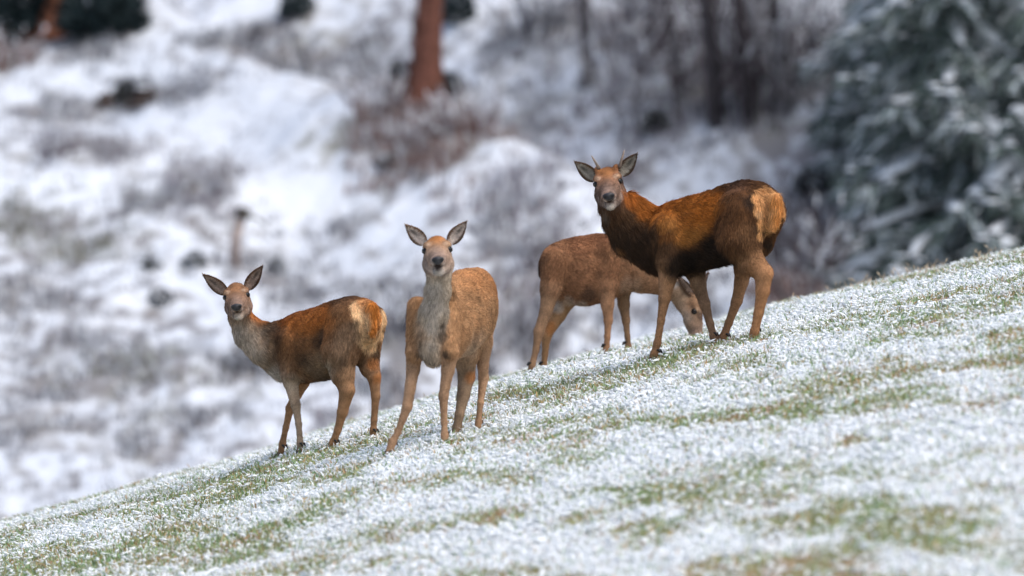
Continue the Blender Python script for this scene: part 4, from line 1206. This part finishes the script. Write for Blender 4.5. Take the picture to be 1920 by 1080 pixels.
# reddish pine in the middle of the picture and its neighbours
pine(795, 200, 50, 'big reddish pine trunk rising from brown bracken in the middle of the hillside', 3)
pine(112, 62, 50, 'orange barked pine trunk between dark low evergreens, far upper left', 9, 12., (.34, .135, .075))
for X, Y, sx, sy, lb, sd_ in ((765, 185, .30, .50, 'dark shrub at the left foot of the big reddish pine', 1), (838, 185, .26, .36, 'dark shrub at the right foot of the big reddish pine', 2),
                              (50, 66, .95, 1.3, 'large dark evergreen shrub left of the orange pine trunk', 3), (195, 60, .62, .9, 'dark evergreen shrub right of the orange pine trunk', 4),
                              (553, 28, .26, .35, 'small dark shrub alone on the snow at the upper edge, left of the reddish pine', 5), (285, 503, .10, .12, 'small round dark shrub up left from the left hind', 6),
                              (365, 497, .15, .17, 'grey green shrub just above the left hind\'s ears', 7), (516, 510, .11, .14, 'small dark shrub to the right of the left hind\'s head', 8),
                              (300, 570, .14, .18, 'pale grey green shrub to the left of the left hind\'s face', 9), (727, 312, .12, .13, 'tiny dark shrub on the bright snow edge below the reddish pine', 10),
                              (1550, 360, .42, .30, 'dark spreading shrub beside the spruces, right of the stag\'s rump', 11), (255, 190, .26, .30, 'dark brown shrub behind the two stumps on the left', 12),
                              (1228, 245, .20, .26, 'dark low shrub under the bare trees, above the stag\'s head', 13), (860, 40, .22, .5, 'dark narrow evergreen shrub right of the reddish trunk near the upper edge', 14),
                              (1240, 470, .2, .2, 'snowy shrub hidden in part behind the stag\'s back', 15), (1640, 520, .3, .3, 'dark shrub at the brow below the spruces', 16)):
    leafy_shrub(at(X, Y), (sx, sy), lb, 200 + sd_, n=int(700 + 1800 * sx + (4000 if sx > .5 else (2600 if sx > .19 else 0))), snow=.03 if sx > .5 else (.1 if sx > .19 else .3), col=(.020, .032, .034) if sd_ in (3, 4, 5, 14) else ((.10, .105, .105) if sd_ in (6, 7, 8, 9) else (.040, .040, .038)))
rock_or_stump(at(198, 200), .10, .17, 'small brown stump, left of the larger stump among snowy scrub', 4)
rock_or_stump(at(268, 200), .17, .24, 'larger dark stump with a snow cap on the left hillside', 8, col=(.06, .045, .04))

def snag():
    p = at(440, 500)
    root = empty('dead_sapling', p); tag(root, 'broken pale dead sapling with a dark top, behind the left hind\'s ears', 'dead tree')
    mb = MB(); h = 105 / F * p[1]
    mb.tube([p - [0, 0, .05], p + [.01, 0, h * .5], p + [.09, 0, h * .92]], [.075, .06, .055], 8, (.36, .29, .26)); part(mb, 'trunk', M_BARK, root)
    m2 = MB(); m2.tube([p + [.085, 0, h * .86], p + [.10, 0, h], p + [.12, 0, h * 1.06]], [.075, .085, .04], 8, (.09, .08, .07)); part(m2, 'burl', M_BARK, root)
    m3 = MB(); m3.tube([p + [.10, 0, h * .95], p + [.28, .05, h * .85], p + [.42, .05, h * .66]], [.022, .015, .008], 6, (.12, .11, .055)); part(m3, 'branch', M_BARK, root)
snag()

# bare trees in the upper right
G_B = 'bare winter trees in the upper right'
for q, (X, Y, H, rd, st, lb, cl) in enumerate((
        (1105, 160, 6.5, .105, 1, 'slim grey bare tree left of the thicket, above the stag\'s left ear', (.17, .155, .16)),
        (1345, 235, 6.5, .125, 1, 'darkest bare tree in the thicket, straight above the stag\'s back', (.060, .052, .055)),
        (1405, 240, 6.5, .10, 1, 'dark forked bare tree between the thicket and the spruces', (.065, .055, .058)),
        (1275, 190, 5.5, .075, 1, 'thin dark bare tree at the left side of the thicket', (.09, .08, .085)),
        (1460, 150, 5.5, .09, 1, 'dark bare tree close to the left boughs of the spruces', (.07, .06, .062)),
        (1215, 110, 5.0, .05, 1, 'thin bare tree at the upper edge between the grey tree and the thicket', (.11, .095, .10)))):
    twig_tree(at(X, Y), H, lb, 300 + q, group=G_B, rad=rd, col=cl)
G_S = 'bare bushes on the hillside'
for q, (X, Y, H, rd, st, cl, lb) in enumerate((
        (1320, 225, 1.7, .015, 15, (.105, .085, .09), 'dense purple grey bush at the foot of the darkest bare tree'),
        (1180, 240, 1.3, .012, 14, (.15, .135, .14), 'grey twiggy bush right of the slim grey tree'),
        (1430, 215, 1.6, .015, 15, (.10, .08, .085), 'purple brown bush at the foot of the forked bare tree'),
        (1490, 130, 1.6, .015, 13, (.11, .085, .09), 'brown bush behind the left boughs of the spruces'),
        (1260, 90, 1.6, .014, 16, (.13, .085, .085), 'reddish brown bush at the upper edge above the thicket'),
        (1390, 80, 1.6, .015, 15, (.11, .08, .085), 'dark purple bush at the upper edge, between two dark bare trees'),
        (1500, 560, 1.1, .013, 16, (.075, .055, .055), 'dark brown bush just behind the brow, right of the stag\'s hind legs'),
        (1560, 520, 1.0, .013, 12, (.10, .08, .085), 'grey brown bush behind the brow, below the spruces'),
        (1470, 480, .9, .012, 12, (.09, .07, .075), 'dark bush touching the stag\'s rump'),
        (1300, 140, 2.0, .017, 16, (.085, .07, .08), 'tall dark bush between the darkest and the thin dark bare trees'),
        (1440, 160, 2.0, .017, 16, (.075, .06, .068), 'tall dark purple bush right of the forked bare tree'),
        (1535, 200, 1.6, .016, 16, (.085, .075, .085), 'grey brown bush in the gap left of the spruces'),
        (1010, 70, 1.5, .015, 16, (.09, .09, .11), 'blue grey bush at the upper edge, left of the slim grey tree'),
        (1160, 90, 1.6, .015, 16, (.11, .10, .12), 'blue grey bush at the upper edge, right of the slim grey tree'),
        (390, 365, .55, .010, 14, (.17, .125, .12), 'brown leafless bush on the bright snow, up left from the dead sapling'),
        (110, 295, .5, .010, 12, (.17, .125, .13), 'brown leafless bush near the left edge, below the stumps'),
        (225, 300, .4, .010, 10, (.17, .13, .135), 'low leafless bush right of another brown bush, below the stumps'),
        (760, 640, .8, .012, 14, (.085, .07, .08), 'dark bush between the left hind and the hind facing the camera'),
        (1030, 500, .7, .012, 12, (.14, .11, .12), 'mauve bush behind the rump of the grazing hind'),
        (700, 225, .7, .012, 14, (.16, .095, .085), 'reddish bush left of the big reddish pine'),
        (880, 260, .7, .012, 14, (.17, .105, .10), 'reddish bush right of the big reddish pine'),
        (790, 290, .6, .012, 14, (.17, .105, .095), 'reddish bush in front of the big reddish pine'),
        (340, 190, .6, .010, 12, (.15, .14, .16), 'grey bush right of the larger stump'),
        (20, 130, .6, .012, 12, (.20, .10, .08), 'rusty bush at the left edge under the evergreens'))):
    twig_tree(at(X, Y), H, lb, 340 + q, 'bush', 'bare_bush', G_S, st, rd, cl, .55, (.10 if X > 950 and Y < 260 else (.12 if X > 1300 else .30)), levels=2)

# spruces
for X, Y, dd, H, R, lb, sd_, sn_ in (
        (1790, 545, 0, 9.5, 1.80, 'large snow laden spruce with sweeping boughs, left of the two nearest spruces', 21, .55),
        (1935, 500, 0, 10.0, 1.8, 'dark spruce at the right edge with snow in its boughs', 22, .5),
        (1720, 330, 0, 8.0, 1.5, 'spruce farther up the slope behind the large snow laden one', 23, .5),
        (1850, 300, 0, 9.0, 1.7, 'spruce far behind, between the two nearest spruces', 24, .45)):
    spruce(at(X, Y), H, R, lb, sd_, snowy=sn_)
for X, y, lb, sd_ in ((1030, 124., 'dark distant spruce at the upper edge, left of the slim grey bare tree', 31), (1190, 127., 'distant spruce at the upper edge behind the slim grey tree', 32),
                      (1560, 122., 'distant spruce at the upper edge beyond the thicket', 33)):
    x = (X - 960) / F * y
    spruce(np.array([x, y, float(hill_fine(x, y))]), 8., 1.5, lb, sd_, low=.5, det_h=3.5, dens=.9, snowy=.35)

scrub()

# ------------------------------------------------------------------ deer, then the small growth of the meadow
for args in DEER:
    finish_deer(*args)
snow_lumps()
grass_blades()
crest_stems()
